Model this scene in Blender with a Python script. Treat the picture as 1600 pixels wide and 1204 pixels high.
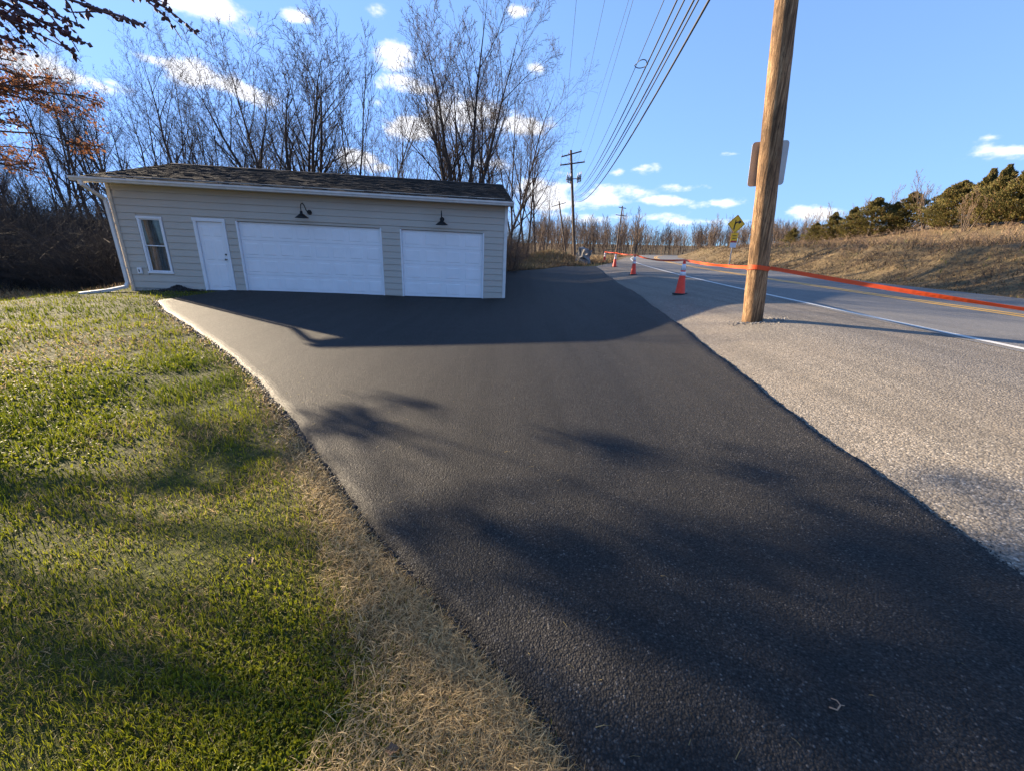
import bpy, bmesh, math, random
import numpy as np
from mathutils import Vector, Matrix, Euler

for o in list(bpy.data.objects): bpy.data.objects.remove(o, do_unlink=True)
S = bpy.context.scene
C = S.collection
rad = math.radians

# ------------------------------------------------------------------ camera
FPX, PITCH, ROLL, HC = 620.0, math.atan(213/620.0), rad(1.0), 1.55
cam = bpy.data.cameras.new('camera'); camo = bpy.data.objects.new('camera', cam); C.objects.link(camo)
cam.sensor_fit = 'HORIZONTAL'; cam.sensor_width = 36.0; cam.lens = 36.0*FPX/1600.0
cam.clip_start = 0.05; cam.clip_end = 6000.0
camo.matrix_world = Matrix.Translation((0, 0, HC)) @ Matrix.Rotation(math.pi/2-PITCH, 4, 'X') @ Matrix.Rotation(ROLL, 4, 'Z')
S.camera = camo
S.render.resolution_x, S.render.resolution_y = 1024, 770

# ------------------------------------------------------------------ sun, sky, exposure
SUN_EL, SUN_AZ = rad(16.4), rad(-57.0)        # azimuth from +Y, negative = towards -X
sund = Vector((math.sin(SUN_AZ)*math.cos(SUN_EL), math.cos(SUN_AZ)*math.cos(SUN_EL), math.sin(SUN_EL)))
sl = bpy.data.lights.new('sun', 'SUN'); sl.energy = 5.0; sl.angle = rad(0.55); sl.color = (1.0, 0.81, 0.57)
so = bpy.data.objects.new('sun', sl); C.objects.link(so)
so.rotation_euler = (-sund).to_track_quat('-Z', 'Y').to_euler(); so.location = sund*60
S.view_settings.view_transform = 'Standard'; S.view_settings.look = 'None'
S.view_settings.gamma = 1.0; S.view_settings.use_curve_mapping = False
S.view_settings.exposure = 1.98
S.cycles.max_bounces = 6; S.cycles.diffuse_bounces = 3; S.cycles.glossy_bounces = 2; S.cycles.transmission_bounces = 4; S.cycles.transparent_max_bounces = 6

def ray(u, v):
    du, dv = (u-800)/FPX, (v-602)/FPX
    cr, sr = math.cos(ROLL), math.sin(ROLL)
    a = du*cr+dv*sr; b = du*sr-dv*cr
    return np.array([a, math.cos(PITCH)+b*math.sin(PITCH), -math.sin(PITCH)+b*math.cos(PITCH)])
def aty(u, v, Y):
    d = ray(u, v); return np.array([0, 0, HC])+d*(Y/d[1])
def proj(P):
    q = np.array([P[0], P[1], P[2]-HC]); cp, sp = math.cos(PITCH), math.sin(PITCH)
    w = q[1]*cp-q[2]*sp; a = q[0]/w; b = (q[1]*sp+q[2]*cp)/w
    cr, sr = math.cos(ROLL), math.sin(ROLL)
    return 800+FPX*(a*cr+b*sr), 602+FPX*(a*sr-b*cr)

W = bpy.data.worlds.new('World'); S.world = W; W.use_nodes = True
def build_world():
    nt = W.node_tree; n = nt.nodes; L = nt.links; n.clear()
    out = n.new('ShaderNodeOutputWorld'); bg = n.new('ShaderNodeBackground'); bg.inputs[1].default_value = 0.15
    L.new(bg.outputs[0], out.inputs[0])
    sky = n.new('ShaderNodeTexSky'); sky.sky_type = 'NISHITA'; sky.sun_disc = False
    sky.sun_elevation = SUN_EL; sky.sun_rotation = SUN_AZ
    sky.air_density = 1.0; sky.dust_density = 0.15; sky.ozone_density = 2.2; sky.altitude = 100
    hsv = n.new('ShaderNodeHueSaturation'); hsv.inputs['Saturation'].default_value = 1.02; hsv.inputs['Value'].default_value = 1.0
    L.new(sky.outputs[0], hsv.inputs['Color'])
    # soften the bright end of the sky, channel by channel: c*k/(c+k)
    KV = (0.86, 1.72, 4.3)
    va = n.new('ShaderNodeVectorMath'); va.operation = 'ADD'; va.inputs[1].default_value = KV; L.new(hsv.outputs[0], va.inputs[0])
    vm = n.new('ShaderNodeVectorMath'); vm.operation = 'MULTIPLY'; vm.inputs[1].default_value = KV; L.new(hsv.outputs[0], vm.inputs[0])
    vd = n.new('ShaderNodeVectorMath'); vd.operation = 'DIVIDE'; L.new(vm.outputs[0], vd.inputs[0]); L.new(va.outputs[0], vd.inputs[1])
    tc = n.new('ShaderNodeTexCoord')
    # clouds: soft bodies at given directions of the sky, torn up by noise
    nz = n.new('ShaderNodeTexNoise'); nz.inputs['Scale'].default_value = 9.0; nz.inputs['Detail'].default_value = 7.0; nz.inputs['Roughness'].default_value = 0.62
    mp = n.new('ShaderNodeMapping'); mp.inputs['Scale'].default_value = (1, 1, 2.0)
    L.new(tc.outputs['Generated'], mp.inputs[0]); L.new(mp.outputs[0], nz.inputs[0])
    blobs = [(318, 12, 70, 26, 1.0), (235, 92, 45, 16, .8), (300, 112, 75, 24, 1.0), (370, 138, 62, 20, .9), (40, 95, 70, 26, 1.0), (110, 118, 60, 20, .8), (172, 130, 25, 10, .6),
             (612, 82, 42, 22, .85), (618, 100, 25, 14, .7), (625, 130, 50, 14, .7), (660, 140, 40, 9, .6), (640, 195, 60, 22, .95), (740, 178, 105, 32, 1.0), (800, 190, 60, 20, .9), (590, 160, 30, 12, .6), (840, 106, 20, 11, .8), (812, 18, 20, 9, .7), (462, 24, 28, 13, .8), (590, 20, 20, 9, .4),
             (855, 300, 60, 24, 1.0), (935, 310, 72, 19, .85), (1003, 265, 30, 11, .9), (968, 268, 15, 8, .8), (1040, 315, 55, 8, .9), (1122, 318, 48, 10, .9), (1090, 293, 55, 8, .5), (1145, 241, 28, 6, .7),
             (1560, 234, 62, 16, .55), (1550, 216, 22, 7, .45), (560, 250, 40, 16, .9), (600, 262, 40, 10, .8), (1262, 333, 40, 12, .7), (960, 340, 130, 10, .6), (1090, 347, 100, 9, .6), (760, 255, 60, 14, .6)]
    acc = None
    for (u, v, a, b, w) in blobs:
        d = ray(u, v); k = np.linalg.norm(d); c = d/k
        e1 = np.cross(c, (0, 0, 1)); e1 /= np.linalg.norm(e1); e2 = np.cross(e1, c)
        # lean the body as it leans in the picture
        p1 = ray(u+4, v); p1 = p1/np.linalg.norm(p1)-c
        cr_, sr_ = p1 @ e1, p1 @ e2; h = math.hypot(cr_, sr_); r1 = (e1*cr_+e2*sr_)/h; r2 = np.cross(r1, c)
        if v < 160 and u < 420:
            q = rad(22); r1, r2 = r1*math.cos(q)-r2*math.sin(q), r1*math.sin(q)+r2*math.cos(q)
        A = a/FPX/k; B = b/FPX/k
        mt = Matrix(((r1[0], r2[0], c[0]), (r1[1], r2[1], c[1]), (r1[2], r2[2], c[2])))
        if mt.determinant() < 0: mt = Matrix(((r1[0], -r2[0], c[0]), (r1[1], -r2[1], c[1]), (r1[2], -r2[2], c[2])))
        mpp = n.new('ShaderNodeMapping'); mpp.vector_type = 'TEXTURE'; mpp.inputs['Location'].default_value = tuple(c); mpp.inputs['Rotation'].default_value = tuple(mt.to_euler('XYZ')); mpp.inputs['Scale'].default_value = (1.35*A, 1.35*B, 1.0)
        L.new(tc.outputs['Generated'], mpp.inputs[0]); gt = n.new('ShaderNodeTexGradient'); gt.gradient_type = 'SPHERICAL'; L.new(mpp.outputs[0], gt.inputs[0])
        m = n.new('ShaderNodeMath'); m.operation = 'MULTIPLY'; m.inputs[1].default_value = w; L.new(gt.outputs[1], m.inputs[0])
        if acc is None: acc = m.outputs[0]
        else:
            mx = n.new('ShaderNodeMath'); mx.operation = 'MAXIMUM'; L.new(acc, mx.inputs[0]); L.new(m.outputs[0], mx.inputs[1]); acc = mx.outputs[0]
    # scattered small clouds over the rest of the sky
    n2 = n.new('ShaderNodeTexNoise'); n2.inputs['Scale'].default_value = 3.2; n2.inputs['Detail'].default_value = 3.0; L.new(mp.outputs[0], n2.inputs[0])
    m2 = n.new('ShaderNodeMapRange'); m2.inputs['From Min'].default_value = 0.66; m2.inputs['From Max'].default_value = 0.86; m2.inputs['To Max'].default_value = 0.5; L.new(n2.outputs[0], m2.inputs['Value'])
    mx = n.new('ShaderNodeMath'); mx.operation = 'MAXIMUM'; L.new(acc, mx.inputs[0]); L.new(m2.outputs[0], mx.inputs[1]); acc = mx.outputs[0]
    nm = n.new('ShaderNodeMapRange'); nm.inputs['From Min'].default_value = 0.3; nm.inputs['From Max'].default_value = 0.72; nm.inputs['To Min'].default_value = -0.52; nm.inputs['To Max'].default_value = 0.5; L.new(nz.outputs[0], nm.inputs['Value'])
    ad = n.new('ShaderNodeMath'); ad.operation = 'ADD'; L.new(acc, ad.inputs[0]); L.new(nm.outputs[0], ad.inputs[1])
    gate = n.new('ShaderNodeMath'); gate.operation = 'MULTIPLY'; gate.use_clamp = True; gate.inputs[1].default_value = 5.0; L.new(acc, gate.inputs[0])
    st = n.new('ShaderNodeMapRange'); st.interpolation_type = 'SMOOTHSTEP'; st.inputs['From Min'].default_value = 0.22; st.inputs['From Max'].default_value = 0.72; L.new(ad.outputs[0], st.inputs['Value'])
    mm = n.new('ShaderNodeMath'); mm.operation = 'MULTIPLY'; L.new(st.outputs[0], mm.inputs[0]); L.new(gate.outputs[0], mm.inputs[1])
    mo = n.new('ShaderNodeMath'); mo.operation = 'MULTIPLY'; mo.inputs[1].default_value = 0.9; L.new(mm.outputs[0], mo.inputs[0])
    cc = n.new('ShaderNodeMix'); cc.data_type = 'RGBA'; cc.inputs['A'].default_value = (1.9, 2.05, 2.4, 1); cc.inputs['B'].default_value = (2.7, 2.55, 2.4, 1); L.new(nz.outputs[0], cc.inputs['Factor'])
    mix = n.new('ShaderNodeMix'); mix.data_type = 'RGBA'; L.new(mo.outputs[0], mix.inputs['Factor'])
    L.new(vd.outputs[0], mix.inputs['A']); L.new(cc.outputs['Result'], mix.inputs['B'])
    L.new(mix.outputs['Result'], bg.inputs[0])
build_world()
W.cycles.sampling_method = 'MANUAL'; W.cycles.sample_map_resolution = 256

# ------------------------------------------------------------------ terrain height
def sst(a, b, x):
    t = np.clip((np.asarray(x, float)-a)/(b-a), 0, 1); return t*t*(3-2*t)
def xw(y):                                   # white edge line of the road, bending right
    y = np.asarray(y, float); return 6.0+0.05*y+0.0022*y*np.abs(y)*(y > 0)
def lat(x, y):                               # distance right of the white line
    y = np.asarray(y, float); s = 0.05+0.0044*np.maximum(y, 0)
    return (np.asarray(x, float)-xw(y))/np.sqrt(1+s*s)
ROADW = 6.9
def G(x, y):
    x = np.asarray(x, float); y = np.asarray(y, float)
    d = lat(x, y)
    zr = 0.5+0.0028*np.clip(y, -10, 90)
    zl = 0.15*sst(-3, -11, x)-0.13*np.exp(-((x+1.6)**2/6+(y-13.6)**2/16))+0.45*sst(16, 29, y)*sst(-9, 0, x)
    z = zl+(zr-zl)*sst(-5.0, -1.5, d)
    e = d-ROADW
    hf = 1-0.7*sst(55, 120, y)
    z = z+(1.45*sst(0.2, 3.9, e)+3.0*sst(9, 30, e)*hf+3.0*sst(30, 90, e)*hf)
    z = z+sst(0.5, 2.0, e)*sst(14, 5, e)*0.10*(np.sin(1.9*x+0.8*y)+np.sin(0.9*x-1.7*y+1)+0.7*np.sin(3.3*y+1.1*x)+0.7*np.sin(2.6*x-3.1*y+2))
    # lawn falls away on the far left, wooded rise behind
    z = z-0.75*sst(-12.5, -18.0, x)*sst(45, 8, y)
    z = z+5.0*sst(26, 75, y)*sst(-6, -22, x)
    z = z+4.0*sst(115, 210, y)
    # grassy mound by the far drive corner
    z = z+0.9*np.exp(-((x-3.4)**2/6+(y-39)**2/18))
    return z
rng = np.random.default_rng(7)
_wv = [(rng.uniform(0.5, 5.5), rng.uniform(0, 6.28), rng.uniform(0, 6.28)) for _ in range(26)]
def bumps(x, y):
    r = 0
    for k, a, p in _wv: r = r+np.sin(k*(x*math.cos(a)+y*math.sin(a))+p)/k**0.7
    return r*0.0075
def hit(u, v, off=0.0):
    d = ray(u, v); z = 0.0
    for _ in range(60):
        t = (z-HC)/d[2]; P = np.array([0, 0, HC])+d*t; z = 0.5*z+0.5*(float(G(P[0], P[1]))+off)
    return P
# driveway outline
_l = np.array([hit(u, v)[:2] for u, v in [(945, 1204), (860, 1085), (760, 985), (700, 925), (640, 863), (580, 792), (520, 720), (460, 645), (410, 590), (350, 541), (300, 507), (262, 485), (249, 469)]])
_r = np.array([hit(u, v)[:2] for u, v in [(1600, 905), (1440, 790), (1280, 680), (1180, 597), (1110, 545), (1050, 500), (1000, 462), (960, 438), (930, 416)]])
_f = np.array([hit(u, v)[:2] for u, v in [(787, 424.5), (850, 420.5), (885, 416), (920, 411)]])
YL_TOP = _l[-1, 1]
Y_END = _r[-1, 1]
# ---- garage frame (level floor plan): facade from left corner to right corner
GA, GB = np.array([-12.05, 12.85]), np.array([-0.35, 14.25])
gdir = (GB-GA)/np.linalg.norm(GB-GA); gnrm = np.array([-gdir[1], gdir[0]])
def xl(y):
    y = np.asarray(y, float)
    near = np.interp(y, np.r_[-8, _l[:, 1]], np.r_[0.9, _l[:, 0]])
    side = -0.45-0.12*(y-14.2)
    far = np.interp(y, _f[:, 1], _f[:, 0])
    r = np.where(y > 12.87, np.maximum(near, np.minimum(GA[0]+(y-GA[1])/0.1197-0.6, -0.75)), near)
    r = np.where(y > 14.6, side, r)
    return np.where(y > _f[0, 1], far, r)
def xr(y):
    return np.interp(y, np.r_[-8, _r[:, 1]], np.r_[2.9, _r[:, 0]])

# ------------------------------------------------------------------ mesh helpers
def mesh_np(name, V, quads=None, tris=None, smooth=False):
    V = np.asarray(V, np.float32).reshape(-1, 3)
    q = np.zeros((0, 4), np.int32) if quads is None else np.asarray(quads, np.int32).reshape(-1, 4)
    t = np.zeros((0, 3), np.int32) if tris is None else np.asarray(tris, np.int32).reshape(-1, 3)
    me = bpy.data.meshes.new(name); me.vertices.add(len(V)); me.vertices.foreach_set('co', V.ravel())
    nl = q.size+t.size; me.loops.add(nl); me.loops.foreach_set('vertex_index', np.r_[q.ravel(), t.ravel()].astype(np.int32))
    me.polygons.add(len(q)+len(t))
    st = np.r_[np.arange(len(q))*4, q.size+np.arange(len(t))*3].astype(np.int32)
    me.polygons.foreach_set('loop_start', st)
    me.polygons.foreach_set('use_smooth', np.full(len(q)+len(t), bool(smooth)))
    me.update(calc_edges=True); return me
def obj(name, me, mat=None, parent=None):
    o = bpy.data.objects.new(name, me); C.objects.link(o)
    if mat is not None and not me.materials: me.materials.append(mat)
    if parent is not None: o.parent = parent
    return o
def empty(name, loc=(0, 0, 0), rz=0):
    o = bpy.data.objects.new(name, None); C.objects.link(o); o.location = [float(a) for a in loc]; o.rotation_euler = (0, 0, rz)
    o.empty_display_size = 0.2; return o
def tag(o, label=None, cat=None, group=None, kind=None):
    if label: o['label'] = label
    if cat: o['category'] = cat
    if group: o['group'] = group
    if kind: o['kind'] = kind
    return o
def copy_tree(o, parent=None):
    c = o.copy(); C.objects.link(c); c.parent = parent
    for ch in o.children: copy_tree(ch, c)
    return c
class MB:                                       # small mesh collector
    def __init__(s): s.v = []; s.q = []; s.t = []; s.n = 0
    def add(s, V, q=None, t=None):
        V = np.asarray(V, float).reshape(-1, 3); s.v.append(V)
        if q is not None and len(q): s.q.append(np.asarray(q).reshape(-1, 4)+s.n)
        if t is not None and len(t): s.t.append(np.asarray(t).reshape(-1, 3)+s.n)
        s.n += len(V); return s
    def box(s, a, b):
        (x0, y0, z0), (x1, y1, z1) = a, b
        V = [(x0, y0, z0), (x1, y0, z0), (x1, y1, z0), (x0, y1, z0), (x0, y0, z1), (x1, y0, z1), (x1, y1, z1), (x0, y1, z1)]
        return s.add(V, [(0, 3, 2, 1), (4, 5, 6, 7), (0, 1, 5, 4), (1, 2, 6, 5), (2, 3, 7, 6), (3, 0, 4, 7)])
    def prism(s, prof, x0, x1):                 # profile in (y,z), extruded in x
        k = len(prof); V = [(x0, y, z) for y, z in prof]+[(x1, y, z) for y, z in prof]
        q = [(i, (i+1) % k, (i+1) % k+k, i+k) for i in range(k)]
        t = [(0, i+1, i) for i in range(1, k-1)]+[(k, k+i, k+i+1) for i in range(1, k-1)]
        return s.add(V, q, t)
    def tube(s, pts, r, k=8, cap=True):
        P = np.asarray(pts, float); r = np.broadcast_to(np.asarray(r, float), (len(P),)); N = len(P)
        T = np.gradient(P, axis=0); T /= np.linalg.norm(T, axis=1)[:, None]+1e-9
        ref = np.array([0.13, 0.31, 0.94]) if abs(T[0][2]) < 0.8 else np.array([0.94, 0.31, 0.1])
        U = np.cross(T, ref); U /= np.linalg.norm(U, axis=1)[:, None]; Wv = np.cross(T, U)
        a = np.arange(k)*2*math.pi/k
        V = P[:, None]+r[:, None, None]*(np.cos(a)[None, :, None]*U[:, None]+np.sin(a)[None, :, None]*Wv[:, None])
        i = np.arange(N-1)[:, None]*k; j = np.arange(k)[None]; j2 = (j+1) % k
        q = np.stack([i+j, i+j2, i+k+j2, i+k+j], -1).reshape(-1, 4)
        V = V.reshape(-1, 3); t = []
        if cap:
            V = np.vstack([V, P[:1], P[-1:]]); n0 = N*k
            t = [(n0, (j_+1) % k, j_) for j_ in range(k)]+[(n0+1, n0-k+j_, n0-k+(j_+1) % k) for j_ in range(k)]
        return s.add(V, q, t)
    def lathe(s, prof, k=24, c=(0, 0, 0), close=True):
        a = np.arange(k)*2*math.pi/k; V = []
        for r, z in prof: V += [(c[0]+r*math.cos(t), c[1]+r*math.sin(t), c[2]+z) for t in a]
        q = [(i*k+j, i*k+(j+1) % k, (i+1)*k+(j+1) % k, (i+1)*k+j) for i in range(len(prof)-1) for j in range(k)]
        return s.add(V, q)
    def mesh(s, name, smooth=False):
        return mesh_np(name, np.vstack(s.v), np.vstack(s.q) if s.q else None, np.vstack(s.t) if s.t else None, smooth)
    def build(s, name, mat, parent=None, smooth=False, bevel=0):
        me = s.mesh(name, smooth)
        if bevel:
            bm = bmesh.new(); bm.from_mesh(me)
            bmesh.ops.bevel(bm, geom=bm.edges[:], offset=bevel, segments=1, affect='EDGES'); bm.to_mesh(me); bm.free()
        return obj(name, me, mat, parent)

# ------------------------------------------------------------------ materials
class NT:
    def __init__(s, name):
        s.m = bpy.data.materials.new(name); s.m.use_nodes = True; s.n = s.m.node_tree.nodes; s.L = s.m.node_tree.links
        s.b = s.n['Principled BSDF']; s.co = s.n.new('ShaderNodeTexCoord'); s.geo = s.n.new('ShaderNodeNewGeometry')
    def pos(s, scale=(1, 1, 1), world=False):
        m = s.n.new('ShaderNodeMapping'); m.inputs['Scale'].default_value = scale
        s.L.new(s.geo.outputs['Position'] if world else s.co.outputs['Object'], m.inputs[0]); return m.outputs[0]
    def noise(s, sc, vec=None, det=4, rough=0.55):
        t = s.n.new('ShaderNodeTexNoise'); t.inputs['Scale'].default_value = sc; t.inputs['Detail'].default_value = det; t.inputs['Roughness'].default_value = rough
        s.L.new(vec if vec is not None else s.co.outputs['Object'], t.inputs['Vector']); return t.outputs[0]
    def voro(s, sc, vec=None, out='Distance', feat='F1'):
        t = s.n.new('ShaderNodeTexVoronoi'); t.feature = feat; t.inputs['Scale'].default_value = sc
        s.L.new(vec if vec is not None else s.co.outputs['Object'], t.inputs['Vector']); return t.outputs[out]
    def ramp(s, x, stops):
        r = s.n.new('ShaderNodeValToRGB'); e = r.color_ramp.elements
        while len(e) < len(stops): e.new(0.5)
        for el, (p, c) in zip(e, stops): el.position = p; el.color = tuple(c)+(1,) if len(c) == 3 else c
        s.L.new(x, r.inputs[0]); return r.outputs[0]
    def mix(s, f, a, b, mode='MIX'):
        m = s.n.new('ShaderNodeMix'); m.data_type = 'RGBA'; m.blend_type = mode
        for k, x in (('Factor', f), ('A', a), ('B', b)):
            i = m.inputs[k] if k != 'Factor' else m.inputs[0]
            if hasattr(x, 'is_linked') or isinstance(x, bpy.types.NodeSocket): s.L.new(x, i)
            else: i.default_value = x if not isinstance(x, tuple) else (tuple(x)+(1,) if len(x) == 3 else x)
        return m.outputs['Result']
    def maprange(s, x, a, b, c, d):
        m = s.n.new('ShaderNodeMapRange'); s.L.new(x, m.inputs[0])
        for i, v in enumerate((a, b, c, d)): m.inputs[i+1].default_value = v
        return m.outputs[0]
    def math(s, op, a, b=None):
        m = s.n.new('ShaderNodeMath'); m.operation = op
        for i, x in enumerate((a, b)):
            if x is None: continue
            if isinstance(x, (int, float)): m.inputs[i].default_value = x
            else: s.L.new(x, m.inputs[i])
        return m.outputs[0]
    def bump(s, h, strength=0.5, dist=0.01, prev=None):
        b = s.n.new('ShaderNodeBump'); b.inputs['Strength'].default_value = strength; b.inputs['Distance'].default_value = dist
        s.L.new(h, b.inputs['Height'])
        if prev is not None: s.L.new(prev, b.inputs['Normal'])
        s.L.new(b.outputs[0], s.b.inputs['Normal']); return b.outputs[0]
    def col(s, c):
        if isinstance(c, tuple): s.b.inputs['Base Color'].default_value = c+(1,)
        else: s.L.new(c, s.b.inputs['Base Color'])
        return s
    def set(s, rough=None, metal=None, spec=None):
        if rough is not None:
            if isinstance(rough, (int, float)): s.b.inputs['Roughness'].default_value = rough
            else: s.L.new(rough, s.b.inputs['Roughness'])
        if metal is not None: s.b.inputs['Metallic'].default_value = metal
        if spec is not None: s.b.inputs['Specular IOR Level'].default_value = spec
        return s

def plain(name, c, rough=0.6, metal=0, var=0.12, sc=6, spec=0.5, bump=0):
    t = NT(name); nz = t.noise(sc, det=5)
    lo = tuple(max(0, a*(1-var)) for a in c); hi = tuple(min(1, a*(1+var)) for a in c)
    t.col(t.ramp(nz, [(0.3, lo), (0.7, hi)])); t.set(t.maprange(nz, 0.2, 0.8, rough*0.85, min(1, rough*1.15)), metal, spec)
    if bump: t.bump(t.noise(sc*14, det=3), bump, 0.004)
    return t.m

def asphalt(name, dark, light, cell, tint, stain, rough=0.62, bumpd=0.004, lightfrac=0.5, pit=0.25, spec=0.3, bs=0.8, glint=1.7):
    t = NT(name); P = t.geo.outputs['Position']
    cellc = t.voro(1/cell, P, 'Color'); dist = t.voro(1/cell, P, 'Distance')
    sep = t.n.new('ShaderNodeSeparateColor'); t.L.new(cellc, sep.inputs[0])
    stone = t.ramp(sep.outputs[0], [(0.0, dark), (lightfrac, tuple(0.5*(a+b) for a, b in zip(dark, light))), (0.93, light), (1.0, tuple(min(1, a*glint) for a in light))])
    stone = t.mix(t.maprange(sep.outputs[1], 0.55, 1.0, 0, 0.55), stone, tint)
    big = t.noise(0.55, P, 5, 0.6); med = t.noise(4.0, P, 5, 0.6)
    stone = t.mix(t.maprange(big, 0.42, 0.68, 0, 0.4), stone, stain)
    stone = t.mix(t.maprange(med, 0.3, 0.7, 0.18, 0.0), stone, dark)
    # roller passes and worn tracks along the paving direction
    wv = t.n.new('ShaderNodeTexNoise'); wv.inputs['Scale'].default_value = 1.0; wv.inputs['Detail'].default_value = 4.0
    mpn = t.n.new('ShaderNodeMapping'); mpn.inputs['Rotation'].default_value = (0, 0, rad(8)); mpn.inputs['Scale'].default_value = (2.6, 0.16, 1); t.L.new(P, mpn.inputs[0]); t.L.new(mpn.outputs[0], wv.inputs['Vector'])
    stone = t.mix(t.maprange(wv.outputs[0], 0.45, 0.68, 0, 0.5), stone, dark)
    sp = t.noise(1.7, P, 6, 0.7); stone = t.mix(t.maprange(sp, 0.58, 0.72, 0, 0.35), stone, tint)
    gap = t.maprange(dist, 0.35, 0.75, 0, pit)
    stone = t.mix(gap, stone, tuple(a*0.45 for a in dark))
    t.col(stone)
    t.set(t.maprange(sep.outputs[2], 0, 1, rough-0.12, min(1, rough+0.14)), 0, spec)
    h = t.math('SUBTRACT', t.math('MULTIPLY', sep.outputs[0], 0.5), dist)
    b1 = t.bump(t.noise(1.6, P, 3), 0.35, 0.03)
    fine = t.noise(0.45/cell, P, 3, 0.7); h = t.math('ADD', h, t.math('MULTIPLY', fine, 1.3))
    t.bump(h, bs, bumpd, b1)
    return t.m
M = {}
M['drive'] = asphalt('fresh_asphalt', (0.008, 0.008, 0.0082), (0.050, 0.047, 0.044), 0.0085, (0.046, 0.039, 0.033), (0.034, 0.031, 0.028), 0.7, 0.005, 0.62, 0.7, 0.24, 0.85, 2.8)
M['shoulder'] = asphalt('old_shoulder_asphalt', (0.09, 0.082, 0.071), (0.30, 0.27, 0.23), 0.013, (0.33, 0.27, 0.20), (0.21, 0.175, 0.14), 0.8, 0.004, 0.45, 0.45, 0.25, 1.0)
M['road'] = asphalt('road_asphalt', (0.115, 0.112, 0.108), (0.20, 0.195, 0.188), 0.012, (0.19, 0.175, 0.155), (0.155, 0.15, 0.142), 0.78, 0.0022, 0.5, 0.15)
def road_paint(name, c):
    t = NT(name); P = t.geo.outputs['Position']; nz = t.noise(60, P, 4, 0.7); n2 = t.noise(3, P, 3)
    w = t.math('ADD', nz, t.math('MULTIPLY', n2, 0.35))
    f = t.maprange(w, 0.64, 0.86, 0.0, 0.6)
    t.col(t.mix(f, c, (0.16, 0.155, 0.145))); t.set(0.65); t.bump(nz, 0.3, 0.002); return t.m
M['white_paint'] = road_paint('white_line_paint', (0.62, 0.61, 0.57)); M['yellow_paint'] = road_paint('yellow_line_paint', (0.68, 0.36, 0.03))

def ground_mat():
    t = NT('soil_and_turf'); P = t.geo.outputs['Position']
    a = t.noise(0.8, P, 6, 0.6); b = t.noise(9, P, 5, 0.65); c = t.noise(60, P, 4, 0.7)
    turf = t.ramp(b, [(0.25, (0.024, 0.028, 0.009)), (0.5, (0.055, 0.064, 0.013)), (0.75, (0.105, 0.095, 0.03))])
    dry = t.ramp(b, [(0.25, (0.07, 0.05, 0.03)), (0.55, (0.17, 0.125, 0.07)), (0.8, (0.26, 0.2, 0.11))])
    at = t.n.new('ShaderNodeAttribute'); at.attribute_name = 'dry'
    f = t.math('ADD', at.outputs['Fac'], t.maprange(a, 0.35, 0.7, -0.15, 0.2))
    f2 = t.n.new('ShaderNodeClamp'); t.L.new(f, f2.inputs[0])
    t.col(t.mix(f2.outputs[0], turf, dry)); t.set(0.95, 0, 0.15)
    t.bump(c, 0.8, 0.02, t.bump(b, 0.7, 0.08, t.bump(t.noise(1.4, P, 6, 0.65), 0.6, 0.35))); return t.m
M['ground'] = ground_mat()

def siding_mat():
    t = NT('beige_siding'); v = t.pos((0.5, 1, 1)); nz = t.noise(3.0, v, 4); gr = t.noise(30, t.pos((0.6, 8, 14)), 4, 0.6)
    oi = t.n.new('ShaderNodeObjectInfo')
    base = t.ramp(nz, [(0.3, (0.45, 0.405, 0.345)), (0.7, (0.495, 0.45, 0.385))])
    base = t.mix(t.maprange(oi.outputs['Random'], 0, 1, 0, 0.10), base, (0.54, 0.495, 0.43))
    t.col(base); t.set(0.62, 0, 0.35); t.bump(gr, 0.25, 0.003); return t.m
M['siding'] = siding_mat()
M['white'] = plain('white_vinyl', (0.74, 0.745, 0.76), 0.42, var=0.05, sc=3, bump=0.05)
M['door_white'] = plain('white_door_paint', (0.80, 0.80, 0.81), 0.45, var=0.04, sc=2.2, bump=0.12)
M['gutter'] = plain('gutter_white', (0.66, 0.64, 0.61), 0.45, var=0.12, sc=4, bump=0.05)
M['black_metal'] = plain('black_lamp_metal', (0.012, 0.012, 0.013), 0.42, 0.3, sc=8)
M['dark_gap'] = plain('dark_rubber', (0.03, 0.03, 0.032), 0.8)
M['concrete'] = plain('concrete', (0.34, 0.32, 0.29), 0.85, var=0.3, sc=7, bump=0.5)
M['curtain'] = plain('grey_curtain_cloth', (0.36, 0.38, 0.39), 0.9, var=0.2, sc=9)
M['steel'] = plain('brushed_nickel', (0.10, 0.10, 0.10), 0.35, 0.9)
def glass_mat():
    t = NT('window_glass'); tr = t.n.new('ShaderNodeBsdfTransparent'); tr.inputs[0].default_value = (0.8, 0.84, 0.86, 1); gl = t.n.new('ShaderNodeBsdfGlossy'); gl.inputs['Roughness'].default_value = 0.03
    fr = t.n.new('ShaderNodeFresnel'); fr.inputs[0].default_value = 1.5; mx = t.n.new('ShaderNodeMixShader'); t.L.new(fr.outputs[0], mx.inputs[0]); t.L.new(tr.outputs[0], mx.inputs[1]); t.L.new(gl.outputs[0], mx.inputs[2]); t.L.new(mx.outputs[0], t.n['Material Output'].inputs[0]); return t.m
M['glass'] = glass_mat()
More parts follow.
